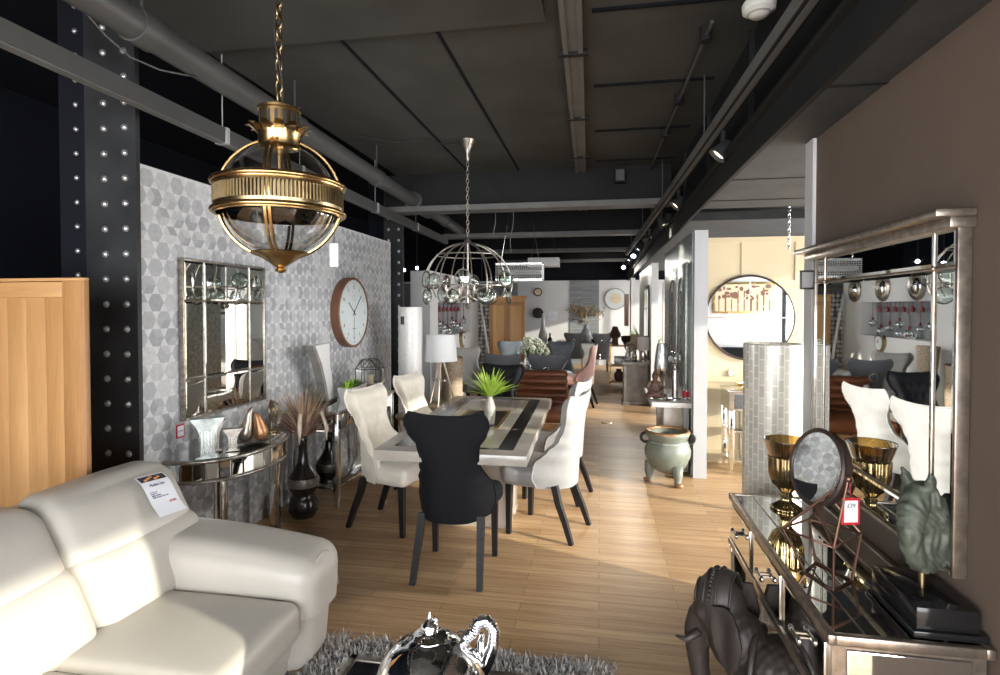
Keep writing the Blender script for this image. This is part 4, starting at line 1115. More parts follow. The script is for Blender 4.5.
# local +x = head direction
mb.ell((-.12, 0, .34), (.26, .155, .165), 24); mb.ell((.02, 0, .37), (.17, .15, .15), 20); mb.ell((-.26, 0, .33), (.11, .13, .14), 18)
mb.ell((.17, 0, .46), (.11, .10, .12), 20)               # neck
mb.ell((.235, 0, .565), (.095, .09, .125), 24)              # skull
mb.ell((.245, .0, .64), (.07, .075, .055), 18); mb.ell((.30, 0, .53), (.045, .06, .08), 16)
mb.tube([(.30, 0, .52), (.325, 0, .45), (.325, 0, .38), (.315, 0, .30), (.30, 0, .22), (.305, 0, .15), (.335, 0, .11), (.36, 0, .12)], [.06, .052, .045, .039, .034, .029, .025, .02], 16)
for s in (-1, 1):
    mb.tube([(.08, s * .085, .36), (.08, s * .09, .20), (.085, s * .09, .08), (.085, s * .09, .0)], [.075, .062, .058, .064], 16)
    mb.tube([(-.24, s * .08, .34), (-.26, s * .085, .20), (-.25, s * .085, .08), (-.25, s * .085, .0)], [.085, .066, .058, .064], 16)
    mb.ell((.285, s * .062, .555), (.03, .02, .03), 10)
mb.tube([(-.33, 0, .40), (-.35, 0, .33), (-.348, 0, .2)], [.025, .016, .01], 8)
def carve(v, n):
    d = .0012 * noise.noise(v * 50)
    # rosette on the flank and bands of carving over the back
    for cx, cz, rr in ((-.10, .33, .12),):
        q = math.hypot(v.x - cx, v.z - cz)
        if q < rr and abs(v.y) > .06:
            a = math.atan2(v.z - cz, v.x - cx); d += .0022 * (sin(a * 14) * (q > .03)) + .002 * sin(q * 260)
    if v.z > .43 and v.x < .15: d += .0018 * sin(v.x * 170) * sin(v.y * 170)
    return d
blob(mb, 'body', M['carved_teak'], t, .0075, 3, disp=carve)
for s in (-1, 1):
    m = MB(); E_ = []
    outl = [(.19, .64), (.245, .63), (.25, .55), (.235, .47), (.205, .40), (.165, .37), (.13, .42), (.115, .50), (.13, .58), (.15, .63)]
    cx = sum(p[0] for p in outl) / len(outl); cz = sum(p[1] for p in outl) / len(outl)
    y = s * .105
    def pt(p, k, dy): 
        k *= .86; x, z = cx + (p[0] - cx) * k, cz + .01 + (p[1] - cz) * k
        return (x, y + s * (dy + .045 * max(0, (.22 - x) / .1) + .008 * sin(x * 90)), z)
    for dy, fl in ((0, s > 0), (.014, s < 0)):
        Rg = [[m.v(pt(p, k, dy)) for p in outl] for k in (.25, .6, .92, 1)]
        m.skin(Rg, False); m.f(Rg[0])
        E_.append(Rg[-1])
    m.skin(E_, False); m.build('ear', M['carved_teak'], t, angle=60)
    m = MB(); m.tube([(.30, s * .055, .48), (.345, s * .075, .44), (.385, s * .08, .445)], [.016, .013, .004], 10); m.build('tusk', M['carved_teak'], t, angle=180)
# headdress cloth lying over the skull, and the harness strap round the chest
def drape(k):
    def fn(a, b):
        th = PI * (-.40 + .80 * a); ph = PI * (.62 - .42 * b)
        return (.225 + (.104 + k) * cos(ph), (.100 + k) * sin(th) * sin(ph), .570 + (.140 + k) * cos(th) * sin(ph))
    return fn
m = MB(); m.grid(drape(.008), 24, 12); m.grid(drape(-.004), 24, 12, True); hd = m.build('headdress', M['carved_teak'], t, angle=180)
m = MB()
for b0 in (0, .33, .66, 1): m.tube([drape(.011)(i / 20, b0) for i in range(21)], .005, 6)
for i in range(1, 20): m.ell(drape(.010)(i / 20, .5), .0075, 6)
m.build('headdress_border', M['carved_teak'], hd, angle=180)
m = MB(); m.tube([(.10, .152 * sin(PI * (k / 16 - .5)), .37 + .165 * cos(PI * (k / 16 - .5))) for k in range(17)], .012, 8, flat=.6); m.build('harness_strap', M['carved_teak'], t, angle=180)
for s in (-1, 1):
    E0 = Vector((-.12, 0, .34)); Er = Vector((.264, .159, .169)); fi = math.radians(52); th = math.radians(8)
    Cn = Vector((Er.x * sin(th), s * Er.y * cos(fi) * cos(th), Er.z * sin(fi) * cos(th))); nn = Vector((Cn.x / Er.x ** 2, Cn.y / Er.y ** 2, Cn.z / Er.z ** 2)).normalized()
    uu = Vector((1, 0, 0)); uu = (uu - nn * uu.dot(nn)).normalized(); ww = nn.cross(uu)
    def P(r, a):
        q = Cn + uu * (r * cos(a)) + ww * (r * sin(a)); k = math.sqrt((q.x / Er.x) ** 2 + (q.y / Er.y) ** 2 + (q.z / Er.z) ** 2); return E0 + q / k
    m = MB()
    for rr, w_ in ((.022, .006), (.052, .004), (.095, .0045), (.104, .003)): m.tube([P(rr, 2 * PI * k / 40) for k in range(40)], w_, 6, True)
    for k in range(20): m.tube([P(.056, 2 * PI * k / 20), P(.074, 2 * PI * k / 20), P(.090, 2 * PI * k / 20)], [.002, .007, .002], 6)
    for k in range(10): m.tube([P(.026, 2 * PI * k / 10), P(.038, 2 * PI * k / 10), P(.048, 2 * PI * k / 10)], [.002, .005, .002], 6)
    m.build('carved_rosette', M['carved_teak'], t, angle=180)
m = MB(); m.box(.326, .331, -.02, .02, .30, .40, .001); m.build('price_sticker', M['paper'], t)

# ------------------------------------------------------------------ rug, coffee table and silver pot
rz = random.Random(4); m = MB()
RX, RY, ra, rb = -.62, 1.72, .70, .86
m.prism([(RX + ra * math.copysign(abs(cos(a)) ** .35, cos(a)), RY + rb * math.copysign(abs(sin(a)) ** .35, sin(a))) for a in [2 * PI * i / 48 for i in range(48)]], 'Z', .002, .014)
t = thing('shaggy_rug', 'grey shaggy rug under the coffee table', 'rug', (0, 0, 0)); m.build('backing', M['rug_back'], t)
m = MB()
for k in range(15000):
    x = RX + rz.uniform(-ra, ra); y = RY + rz.uniform(-.25 if k % 5 else -rb, rb)
    a = rz.uniform(0, 2 * PI); L = rz.uniform(.025, .055); ln = rz.uniform(.2, 1.1)
    d = Vector((cos(a) * sin(ln), sin(a) * sin(ln), cos(ln))); w = .0032; sd = Vector((-sin(a), cos(a), 0)); b0 = Vector((x, y, .012))
    mid = b0 + d * L * .55; tip = b0 + d * L + Vector((0, 0, -.01 * ln))
    A = [m.v(b0 - sd * w), m.v(b0 + sd * w)]; B = [m.v(mid - sd * w), m.v(mid + sd * w)]; T = m.v(tip)
    m.bm.faces.new((A[0], A[1], B[1], B[0])); m.bm.faces.new((B[0], B[1], T))
o = m.build('pile', M['rug_pile'], t, angle=180); o['kind'] = 'stuff'
t = thing('coffee_table', 'dark glass coffee table with grey frame standing on the shaggy rug', 'coffee table', (-.50, 1.38, 0))
w, h = .345, .42
m = MB()
for q in ((-w, w, h - .03, h), (-w, w, -h, -h + .03), (-w, -w + .03, -h, h), (w - .03, w, -h, h)): m.box(q[0], q[1], q[2], q[3], .415, .452, .004)
m.build('top_frame', M['antique_silver'], t)
m = MB(); m.box(-w + .02, w - .02, -h + .02, h - .02, .43, .447); m.build('glass_top', M['smoke_glass'], t)
for sx in (-1, 1):
    for sy in (-1, 1): m = MB(); m.bar((sx * (w - .025), sy * (h - .025), .42), (sx * (w - .025), sy * (h - .025), .012), .045); m.build('leg', M['antique_silver'], t)
PX, PY = -.50, 1.60
t = thing('silver_pot', 'polished silver domed pot with finial and curled ribbed spout', 'pot', (PX, PY, .4475))
m = MB(); m.lathe([(.09, 0), (.12, .004), (.150, .012), (.166, .035), (.170, .065), (.163, .10), (.148, .135), (.125, .165), (.098, .190), (.072, .206), (.055, .212), (.052, .216)], n=64); m.build('dome', M['chrome'], t, angle=60)
m = MB(); m.lathe([(.052, .214), (.054, .219), (.045, .224), (.026, .226), (.02, .232), (.027, .244), (.026, .254), (.014, .264), (.007, .272), (.002, .29)], n=28); f = m.build('finial', M['chrome'], t, angle=60)
m = MB(); m.tube([(.012, 0, .255), (.022, 0, .266), (.012, 0, .282)], [.006, .005, .001], 8); m.build('finial_beak', M['chrome'], f, angle=180)
PP = Vector((PX, PY, .4475)); V_ = lambda px, py, dy=0: at(px, py, Y=PY + .10 + dy) - PP
sp = [V_(480, 672), V_(487, 660), V_(493, 645), V_(494, 630), V_(487, 620), V_(478, 622), V_(473, 632), V_(466, 638), V_(456, 637, -.03)]
m = MB(); m.tube(sp, [.026, .024, .020, .017, .016, .016, .017, .015, .008], 18); s_ = m.build('spout', M['chrome'], t, angle=180)
m = MB()
for k in range(26):
    f = .15 + .8 * k / 25; i = min(7, int(f * 8)); u = f * 8 - i; p = Vector(sp[i]).lerp(Vector(sp[i + 1]), u); d = (Vector(sp[i + 1]) - Vector(sp[i]))
    m.torus(p, d, .0175, .0022, 16, 5)
m.build('spout_ribs', M['chrome'], s_, angle=180)
m = MB(); m.tube([V_(484, 664), V_(480, 648), V_(482, 634)], [.016, .018, .008], 12); m.build('inner_fan', M['chrome'], s_, angle=180)
m = MB(); b0 = V_(480, 672); m.tube([b0, b0 * .5 + Vector((.02, 0, -.0)) + Vector((0, 0, -b0.z * .4)), (.10, .05, .05)], [.024, .026, .03], 12); m.lathe([(.035, 0), (.03, .012), (.016, .03), (.02, max(.04, b0.z))], (b0.x, b0.y, 0), n=20); m.build('spout_foot', M['chrome'], t, angle=80)
# ------------------------------------------------------------------ second dining group
g2 = 'chairs around the mirrored dining table'
gch = make_chair('dining_chair', 'grey velvet ring back chair just behind the leather chair, nearer the pine wardrobe', 'grey_velvet', (at(503, 380, Y=7.5).x, 7.72, 0), 0, g2, ring=True, hres=0)
dup(gch, (at(547, 380, Y=7.5).x, 7.72, 0), 0, 'grey velvet ring back chair just behind the leather chair, nearer the aisle', g2)
bl = dup(gch, (at(510, 350, Y=10.4).x, 10.2, 0), PI, 'slate blue velvet chair across the mirrored table near the pine wardrobe', g2, {'grey_velvet': M['slate_velvet']})
dup(bl, (at(561, 350, Y=10.4).x, 10.2, 0), PI, 'slate blue velvet chair across the mirrored table near the pink chair', g2, {'grey_velvet': M['slate_velvet']})
dup(gch, (at(580, 350, Y=9.5).x, 9.6, 0), math.radians(82), 'blush pink velvet chair at the aisle side of the mirrored table', g2, {'grey_velvet': M['pink_velvet']})
dup(gch, (at(472, 360, Y=8.4).x, 8.5, 0), math.radians(-140), 'pale grey tufted chair standing by the white niche partition', g2, {'grey_velvet': M['silver_velvet']})
t = thing('mirrored_table', 'long mirrored dining table set between grey and blue chairs', 'table', (-1.02, 8.95, 0))
m = MB(); m.box(-.45, .45, -.95, .95, .73, .77, .004); m.build('tabletop', M['bevel_mirror'], t)
m = MB(); m.box(-.46, .46, -.96, .96, .715, .735, .003); m.build('edge', M['bright_silver'], t)
for s in (-.6, .6): m = MB(); m.box(-.2, .2, s - .12, s + .12, 0, .72, .004); m.build('pedestal', M['bright_silver'], t)
gf = 'white hydrangea vases on the mirrored table'
def flowers(loc, n, R0, label, group):
    t = thing('flower_vase', label, 'vase', loc, 0, group); r = random.Random(n)
    m = MB(); m.lathe([(.04, 0), (.055, .01), (.06, .06), (.045, .12), (.05, .15), (.044, .15), (.04, .1)], n=20); m.build('glass_vase', M['crystal_glass'], t)
    for k in range(n):
        a = 2 * PI * k / n; c = Vector((cos(a) * R0, sin(a) * R0, .24 + .07 * (k % 3)))
        m = MB()
        for q in range(26):
            d = Vector((r.gauss(0, 1), r.gauss(0, 1), r.gauss(0, 1))).normalized(); m.ell(c + d * .055, (.018, .018, .018), 6)
        b = m.build('flower_head', M['flower_white'], t, angle=180); m = MB(); m.tube([(0, 0, .08), c], .004, 5); m.build('stem', M['leaf_dark'], b)
    m = MB(); leaves(m, 10, .16, 1.3, (0, 0, .14), 8, .02, .3); m.build('leaf_spray', M['leaf_dark'], t, angle=180)
flowers(at(528, 366, Z=.77), 6, .075, 'taller vase of white hydrangeas nearer the pine wardrobe', gf)
flowers(at(540, 365, Z=.77) + Vector((0.05, -.35, 0)), 4, .06, 'smaller vase of white hydrangeas nearer the aisle', gf)

# ------------------------------------------------------------------ far dining group and far wall
g3 = 'grey chairs at the far wall table'
fc = make_chair('dining_chair', 'grey ring back chair with gold legs at the far table, nearer the sideboard', 'grey_velvet', (at(574, 340, Y=14.3).x, 14.5, 0), 0, g3, ring=True, hres=0, leg='gold_leaf', metal_leg=True)
dup(fc, (at(601, 340, Y=14.3).x, 14.4, 0), math.radians(8), 'grey ring back chair with gold legs at the far table, nearer the aisle', g3)
t = thing('far_table', 'dark dining table in front of the slate panel', 'table', (-.40, 15.3, 0))
m = MB(); m.box(-.75, .75, -.45, .45, .72, .77, .004); m.build('tabletop', M['dark_brown_gloss'], t)
for x in (-.6, .6):
    for y in (-.35, .35): m = MB(); m.bar((x, y, .72), (x, y, 0), .05); m.build('leg', M['black_wood'], t)
t = thing('ginger_jar', 'grey lidded ginger jar on the table before the slate panel', 'jar', (at(586, 340, Y=15.1).x, 15.1, .77))
m = MB(); m.lathe([(.07, 0), (.08, .02), (.12, .14), (.125, .22), (.09, .32), (.06, .35), (.06, .38)], n=24); m.build('body', M['grey_ceramic'], t, angle=80)
m = MB(); m.lathe([(.07, .38), (.065, .42), (.03, .45), (.012, .46), (.02, .49), (.002, .51)], n=20); m.build('lid', M['grey_ceramic'], t)
gd3 = 'dark bowls on the far table'
for px in (570, 578, 594, 602):
    t = thing('soup_bowl', 'dark bowl set on the table before the slate panel', 'bowl', (at(px, 340, Y=15.0).x, 15.0, .77), 0, gd3)
    m = MB(); m.lathe([(.04, 0), (.05, .01), (.09, .05), (.095, .06), (.085, .055), (.0, .015)], n=20); m.build('bowl', M['black_gloss'], t)
# metal tree
t = thing('metal_tree', 'gilded metal tree wall sculpture on the slate panel', 'wall sculpture', (-.42, 16.42, 1.22)); r = random.Random(21)
m = MB(); m.tube([(0, 0, 0), (.03, 0, .15), (0, 0, .32)], [.03, .02, .014], 6)
tips = []
for k in range(22):
    a = r.uniform(-1.45, 1.45); L = r.uniform(.12, .46); z0 = r.uniform(.14, .30); e_ = Vector((sin(a) * L * 1.15, -.01, z0 + cos(a) * L * .8)); m.tube([(0, 0, z0), e_ * .5 + Vector((0, 0, z0 * .35)), e_], [.012, .007, .003], 5); tips.append(e_)
m.build('branches', M['antique_brass'], t)
m = MB()
for e_ in tips:
    for q in range(9):
        p = e_ + Vector((r.gauss(0, .07), r.uniform(-.03, 0), r.gauss(0, .06))); m.ell(p, (.022, .005, .017), 6)
m.build('leaves', M['antique_brass'], t, angle=180)
m = MB(); m.tube([(-.5, 0, .12), (-.25, -.01, .10), (0, 0, .02), (.1, 0, 0)], .012, 5); m.build('root_line', M['antique_brass'], t)
# far clocks and marks
t = thing('far_clock', 'large cream ring clock on the far white wall', 'clock', at(615.5, 299, Y=16.5) + Vector((0, -.005, 0)))
m = MB(); m.disc((0, 0, 0), (0, -1, 0), .30, .03, 40); m.torus((0, -.03, 0), (0, -1, 0), .295, .018, 40, 6); m.build('rim', M['plastic_grey'], t)
m = MB(); m.disc((0, -.03, 0), (0, -1, 0), .28, .006, 40); m.build('dial', M['clock_face'], t)
m = MB(); m.disc((.02, -.036, .01), (0, -1, 0), .15, .012, 32); m.build('centre_boss', M['candle_wax'], t)
m = MB(); m.bar((0, -.05, 0), (-.07, -.05, .06), .012, .003); m.bar((0, -.05, 0), (.09, -.05, .02), .009, .003); m.build('hand', M['ink'], t)
t = thing('small_far_clock', 'small dark rimmed clock on the far grey panel', 'clock', at(538, 292, Y=16.5) + Vector((0, -.005, 0)))
m = MB(); m.disc((0, 0, 0), (0, -1, 0), .125, .03, 28); m.build('rim', M['bronze_rim'], t); m = MB(); m.disc((0, -.03, 0), (0, -1, 0), .095, .004, 28); d = m.build('dial', M['candle_wax'], t)
m = MB(); m.bar((0, -.036, 0), (.0, -.036, .07), .01, .003); m.bar((0, -.036, 0), (.05, -.036, -.02), .01, .003); m.build('hand', M['ink'], t)
t = thing('wall_medallion', 'round dark woven medallion below the small far clock', 'wall ornament', at(538, 313, Y=16.5) + Vector((0, -.005, 0)))
m = MB(); m.disc((0, 0, 0), (0, -1, 0), .16, .02, 28, .02)
for k in range(4): m.torus((0, -.03, 0), (0, -1, 0), .04 + .035 * k, .012, 28, 6)
m.build('woven_disc', M['black_matte'], t)
t = thing('wall_notice', 'white paper notice pinned on the far white panel', 'notice', at(553, 316, Y=16.5) + Vector((0, -.003, 0)))
m = MB(); m.box(-.13, .13, -.004, 0, -.13, .13); m.build('sheet', M['paper'], t)
m = MB()
for k in range(6): m.box(-.10, .02 + .08 * (k % 2), -.0055, -.004, .09 - k * .035, .095 - k * .035)
m.build('printed_lines', M['ink_blue'], t)
t = thing('sideboard', 'low pale sideboard by the far wall behind the blue chairs', 'sideboard', (at(551, 345, Y=13.6).x, 13.6, 0))
m = MB(); m.box(-.45, .45, -.2, .2, .12, .78, .005); m.build('carcass', M['pale_ash'], t)
for s in (-1, 1):
    m = MB(); m.box(s * .22 - .2, s * .22 + .2, -.215, -.2, .16, .74, .004); d = m.build('door', M['pale_ash'], t); m = MB(); m.ell((s * .05, -.225, .45), .015, 8); m.build('knob', M['brass'], d)
for x in (-.4, .4): m = MB(); m.box(x - .03, x + .03, -.18, .18, 0, .12); m.build('foot', M['black_wood'], t)
t = thing('white_bottle_vase', 'tall white tapering bottle vase on the far sideboard', 'vase', (at(543, 340, Y=13.55).x, 13.55, .78))
m = MB(); m.lathe([(.06, 0), (.10, .06), (.11, .2), (.07, .34), (.04, .48), (.03, .70), (.04, .74), (.03, .73)], n=24); m.build('body', M['pot_white'], t, angle=80)
t = thing('dark_bottle', 'small dark bottle vase beside the tall white vase', 'vase', (at(550, 340, Y=13.5).x, 13.5, .78))
m = MB(); m.lathe([(.05, 0), (.06, .02), (.06, .12), (.02, .18), (.02, .26), (.03, .27)], n=20); m.build('body', M['black_gloss'], t)
t = thing('red_wood_panel', 'tall narrow red brown wooden panel hanging near the far clock', 'wall panel', at(626.5, 310, Y=14.6))
m = MB(); m.box(-.045, .045, -.25, .25, -.40, .40, .004); m.build('board', M['clock_wood'], t); m = MB(); m.box(-.05, -.045, -.2, .2, -.34, .34); m.build('inset', M['leather_brown'], t)
m = MB(); m.box(.76, .86, 14.3, 14.9, 0, 2.4); struct(m, 'trim_3', M['white_paint'], 'narrow white pier beside the far clock')

# ------------------------------------------------------------------ pine wardrobe, garland, leaning pole, niche display
p = at(505, 330, Y=11.2)
t = thing('pine_wardrobe', 'orange pine wardrobe with panelled doors behind the dining groups', 'wardrobe', (p.x, 11.4, 0), math.radians(12))
m = MB(); m.box(-.36, .36, -.25, .25, 0, 1.86, .006); m.build('carcass', M['pine_wood'], t)
for s in (-1, 1):
    m = MB(); cx = s * .175
    m.box(cx - .165, cx + .165, -.275, -.25, .12, 1.78, .004); d = m.build('door', M['oak_wood'], t)
    m = MB(); m.box(cx - .11, cx + .11, -.279, -.275, .2, 1.70, .003); m.build('door_panel', M['pine_wood'], d)
    m = MB(); m.ell((s * .035, -.285, 1.0), .014, 8); m.build('knob', M['brass'], d)
m = MB(); m.box(-.40, .40, -.30, .27, 1.86, 1.90, .008); m.build('cornice', M['pine_wood'], t)
t = thing('shell_garland', 'long hanging garland of pale shell discs beside the niche partition', 'garland', (at(482, 330, Y=11.3).x, 11.3, 0)); r = random.Random(9)
for s in range(5):
    m = MB(); x = -.16 + s * .08; z1 = 2.0; m.cyl((x, 0, .5), (x, 0, z1), .003, n=5)
    for k in range(17): m.disc((x + r.uniform(-.02, .02), r.uniform(-.02, .02), .52 + k * .085), (r.uniform(-.6, .6), -1, r.uniform(-.3, .3)), .035, .006, 10)
    m.build('strand', M['shell_white'], t)
m = MB(); m.cyl((-.22, 0, 2.0), (.22, 0, 2.0), .012); m.cyl((0, 0, 2.0), (0, 0, 2.84), .003, n=5); m.build('hanging_rail', M['antique_silver'], t)
t = thing('leaning_pole', 'white birch pole leaning by the shell garland', 'pole', (at(489, 362, Y=10.9).x, 10.95, 0))
m = MB(); m.tube([(.05, 0, 0), (.0, .02, .6), (-.1, .06, 1.2), (-.22, .10, 1.85)], [.03, .028, .025, .02], 10); m.build('trunk', M['shell_white'], t, angle=180)
# niche: wine red pendant bulbs, glassware, convex mirrors, heart clock
gn = 'glass bulbs on red cords in the display niche'
for k in range(7):
    y = 8.55 + k * .28
    t = thing('bulb_pendant', 'clear glass bulb hanging on a red cord in the dark niche', 'pendant light', (-2.52, y, 1.75), 0, gn)
    m = MB(); dz = -.26 - .06 * (k % 3); m.cyl((0, 0, dz), (0, 0, 0), .005, n=6); m.lathe([(.0, dz - .035), (.018, dz - .03), (.02, dz), (.006, dz + .02)], n=12); m.build('red_cord', M['wine_red'], t)
    m = MB(); m.ell((0, 0, dz - .085), (.055, .055, .06), 14); m.build('glass_bulb', M['crystal_glass'], t, angle=180)
gw = 'wine glasses upturned under the niche top'
for k in range(8):
    t = thing('stemmed_glass', 'red stemmed glass hanging upside down from the niche top', 'glass', (-2.63, 8.5 + .25 * k, 1.75), 0, gw)
    m = MB(); m.lathe([(.03, -.002), (.004, -.008), (.004, -.07), (.03, -.09), (.034, -.13), (.028, -.16)], n=12); m.build('glass', M['wine_red'], t)
t = thing('glass_tray', 'silver tray of small glass pieces lying in the niche', 'tray', (-2.62, 9.4, 1.2)); t.scale = (.6, 1, 1)
m = MB(); m.box(-.09, .09, -.35, .35, 0, .012, .003); m.build('tray', M['bright_silver'], t)
for k in range(6): m = MB(); m.lathe([(.02, .012), (.03, .03), (.028, .07), (.026, .07)], (0, -.27 + k * .11, 0), n=12); m.build('tumbler', M['crystal_glass'], t)
gm = 'round convex mirrors over the niche'
for y, w_ in ((8.75, 'nearest the camera'), (9.72, 'in the middle'), (10.7, 'furthest from the camera')):
    t = thing('convex_mirror', 'round silver convex mirror over the niche, the one ' + w_, 'mirror', (-2.448, y, 1.97), 0, gm)
    m = MB(); m.M = Matrix.Rotation(PI / 2, 4, 'Y'); m.lathe([(.21, 0), (.215, .02), (.19, .045), (.165, .03), (.13, .035), (.125, .02)], n=40); m.build('frame', M['antique_silver'], t, angle=30)
    m = MB(); m.disc((.015, 0, 0), (1, 0, 0), .125, .004, 32, .03); m.build('glass', M['mirror'], t, angle=180)
t = thing('heart_clock', 'heart shaped brass clock mounted under the display niche', 'clock', (-2.448, 9.75, 1.08))
m = MB(); m.prism([(.15 * 16 * sin(q) ** 3 / 16, .012 * (13 * cos(q) - 5 * cos(2 * q) - 2 * cos(3 * q) - cos(4 * q))) for q in [2 * PI * k / 40 for k in range(40)]], 'X', 0, .05); m.build('heart_case', M['antique_brass'], t)
m = MB(); m.disc((.05, 0, .02), (1, 0, 0), .11, .006, 28); d = m.build('dial', M['clock_face'], t); m = MB(); m.bar((.058, 0, .02), (.058, .05, .06), .01, .003); m.bar((.058, 0, .02), (.058, -.02, .09), .01, .003); m.build('hand', M['ink'], d)
t = thing('hourglass_vase', 'tall pale woven hourglass vase in front of the niche partition', 'vase', (-2.25, 8.1, 0))
m = MB(); m.lathe([(.10, 0), (.12, .03), (.07, .5), (.13, 1.15), (.12, 1.16), (.06, .6)], n=28); m.build('body', M['tan_weave'], t, angle=80)
# ceiling hung crystal drum and box lamp
p = at(520, 271, Y=8.5)
t = thing('crystal_chandelier', 'rectangular crystal beaded chandelier hanging behind the lens chandelier', 'chandelier', (p.x, 8.5, 2.07))
m = MB()
for z in (0, .24): m.box(-.36, .36, -.15, -.14, z, z + .02); m.box(-.36, .36, .14, .15, z, z + .02); m.box(-.36, -.35, -.15, .15, z, z + .02); m.box(.35, .36, -.15, .15, z, z + .02)
m.box(-.35, .35, -.14, .14, .25, .26); m.build('frame', M['bright_silver'], t)
m = MB()
for z in range(8):
    for k in range(24):
        m.ell((-.345 + k * .03, -.147, .03 + z * .028), (.013, .009, .012), 6); 
    for k in range(9): m.ell((.352, -.13 + k * .03, .03 + z * .028), (.009, .013, .012), 6)
o = m.build('crystal_curtain', M['crystal_bead'], t, angle=5); o['kind'] = 'stuff'
m = MB(); m.box(-.33, .33, -.12, .12, .10, .16, .02); m.build('lamp_core', M['lamp_shade'], t)
m = MB()
for s in (-1, 1): m.cyl((s * .3, 0, .26), (s * .14, 0, CZ - 2.07), .003, n=5)
m.build('wire', M['bright_silver'], t)
p = at(544, 261, Y=10.2)
t = thing('box_pendant', 'pale rectangular box pendant lamp hung on splayed wires', 'pendant light', (p.x, 10.2, 2.40))
m = MB(); m.box(-.28, .28, -.15, .15, 0, .16, .006); m.build('shade', M['lamp_shade'], t)
m = MB()
for s in (-1, 1): m.cyl((s * .24, 0, .16), (s * .1, 0, CZ - 2.40), .004, n=5)
m.build('wire', M['bright_silver'], t)

# ------------------------------------------------------------------ right hand side: white console group
t = thing('marble_console', 'white marble topped console against the silver partition', 'console table', (.70, 6.25, 0))
m = MB(); m.box(-.19, .19, -.52, .52, .665, .715, .004); m.build('table_top', M['shell_white'], t)
m = MB(); m.box(-.06, .16, -.38, -.28, 0, .665, .004); m.build('slab_leg', M['cream_marble'], t); m = MB(); m.box(-.06, .16, .28, .38, 0, .665, .004); m.build('slab_leg', M['cream_marble'], t)
m = MB(); m.box(.12, .17, -.48, .48, .02, .655); m.build('back_panel', M['grey_ceramic'], t)
CT_ = .715
t = thing('seated_figure', 'dark bronze seated figure ornament on the marble console', 'statue', (at(655, 398, Y=5.95).x, 5.95, CT_))
mb = MB(); mb.ell((0, 0, .05), (.085, .06, .05), 16); mb.ell((0, 0, .13), (.055, .04, .075), 16); mb.ell((0, 0, .235), (.035, .035, .045), 14); mb.ell((0, 0, .285), (.018, .018, .02), 10)
for s in (-1, 1): mb.tube([(s * .055, 0, .18), (s * .08, -.01, .12), (s * .04, -.045, .07)], [.02, .018, .014], 10); mb.ell((s * .06, -.03, .04), (.05, .04, .025), 12)
mb.cyl((0, 0, .14), (0, 0, .25), .02); blob(mb, 'figure', M['terracotta_dark'], t, .008, 3)
t = thing('crackle_goblet', 'large silver crackle glass goblet on the marble console', 'vase', (at(662, 398, Y=6.15).x, 6.15, CT_))
m = MB(); m.lathe([(.065, 0), (.07, .01), (.02, .03), (.018, .16), (.025, .2), (.075, .24), (.085, .30), (.075, .42), (.055, .56), (.05, .56), (.07, .42), (.02, .24)], n=28); m.build('goblet', M['bright_silver'], t, angle=60)
t = thing('ball_candlestick', 'silver candlestick topped with a clear glass ball', 'candle holder', (at(675, 396, Y=5.95).x, 5.95, CT_))
m = MB(); m.lathe([(.06, 0), (.06, .012), (.03, .02), (.026, .30), (.04, .32), (.012, .34), (.03, .36)], n=20); m.build('column', M['bright_silver'], t, angle=30)
m = MB(); m.ell((0, 0, .425), .068, 20); m.build('glass_ball', M['crystal_glass'], t, angle=180)
t = thing('short_candlestick', 'short silver tea light holder next to the ball candlestick', 'candle holder', (at(668, 399, Y=5.88).x, 5.88, CT_))
m = MB(); m.lathe([(.03, 0), (.012, .02), (.012, .10), (.035, .13), (.03, .13)], n=16); m.build('holder', M['bright_silver'], t)
t = thing('red_tag_bottle', 'clear bottle with a red label by the partition end', 'bottle', (at(686, 394, Y=5.95).x, 5.95, CT_))
m = MB(); m.lathe([(.035, 0), (.036, .10), (.015, .15), (.013, .20)], n=16); m.build('bottle', M['crystal_glass'], t); m = MB(); m.lathe([(.037, .03), (.037, .09)], n=16); m.build('label', M['tag_red'], t)
ga = 'carved silver panels leaning on the partition'
for y0, y1, lb in ((5.98, 6.55, 'carved silver arched panel on the marble console nearer the partition end'), (6.68, 7.35, 'carved silver arched panel on the marble console further from the partition end')):
    y1 = min(y1, 6.76) if y0 < 6.5 else y1
    t = thing('carved_panel', lb, 'wall panel', (.872, (y0 + y1) / 2, .72), 0, ga); w = (y1 - y0) / 2
    m = MB(); m.box(-.012, .014, -w, w, 0, 1.40, .004); m.build('board', M['silver_leaf'], t)
    m = MB(); m.tube([(-.014, -w * .7, .06), (-.014, -w * .7, 1.0)] + [(-.014, -w * .7 * cos(q), 1.0 + .26 * sin(q)) for q in [PI * i / 12 for i in range(1, 12)]] + [(-.014, w * .7, 1.0), (-.014, w * .7, .06)], .014, 6)
    for k in range(8): m.torus((-.014, 0, .15 + .13 * k), (1, 0, 0), .06, .008, 16, 5)
    m.build('carving', M['concrete'], t)
t = thing('celadon_pot', 'pale celadon footed planter pot with copper rim beside the white partition', 'planter', (.635, 5.48, 0))
m = MB(); m.lathe([(.0, .11), (.10, .115), (.165, .16), (.205, .25), (.212, .31), (.195, .37), (.17, .405), (.178, .42), (.195, .45), (.205, .475), (.20, .485), (.165, .47), (.15, .40), (.0, .38)], n=48); m.build('pot_body', M['celadon'], t, angle=60)
m = MB(); m.torus((0, 0, .483), (0, 0, 1), .188, .017, 48, 8); m.build('rim', M['copper_rim'], t, angle=180)
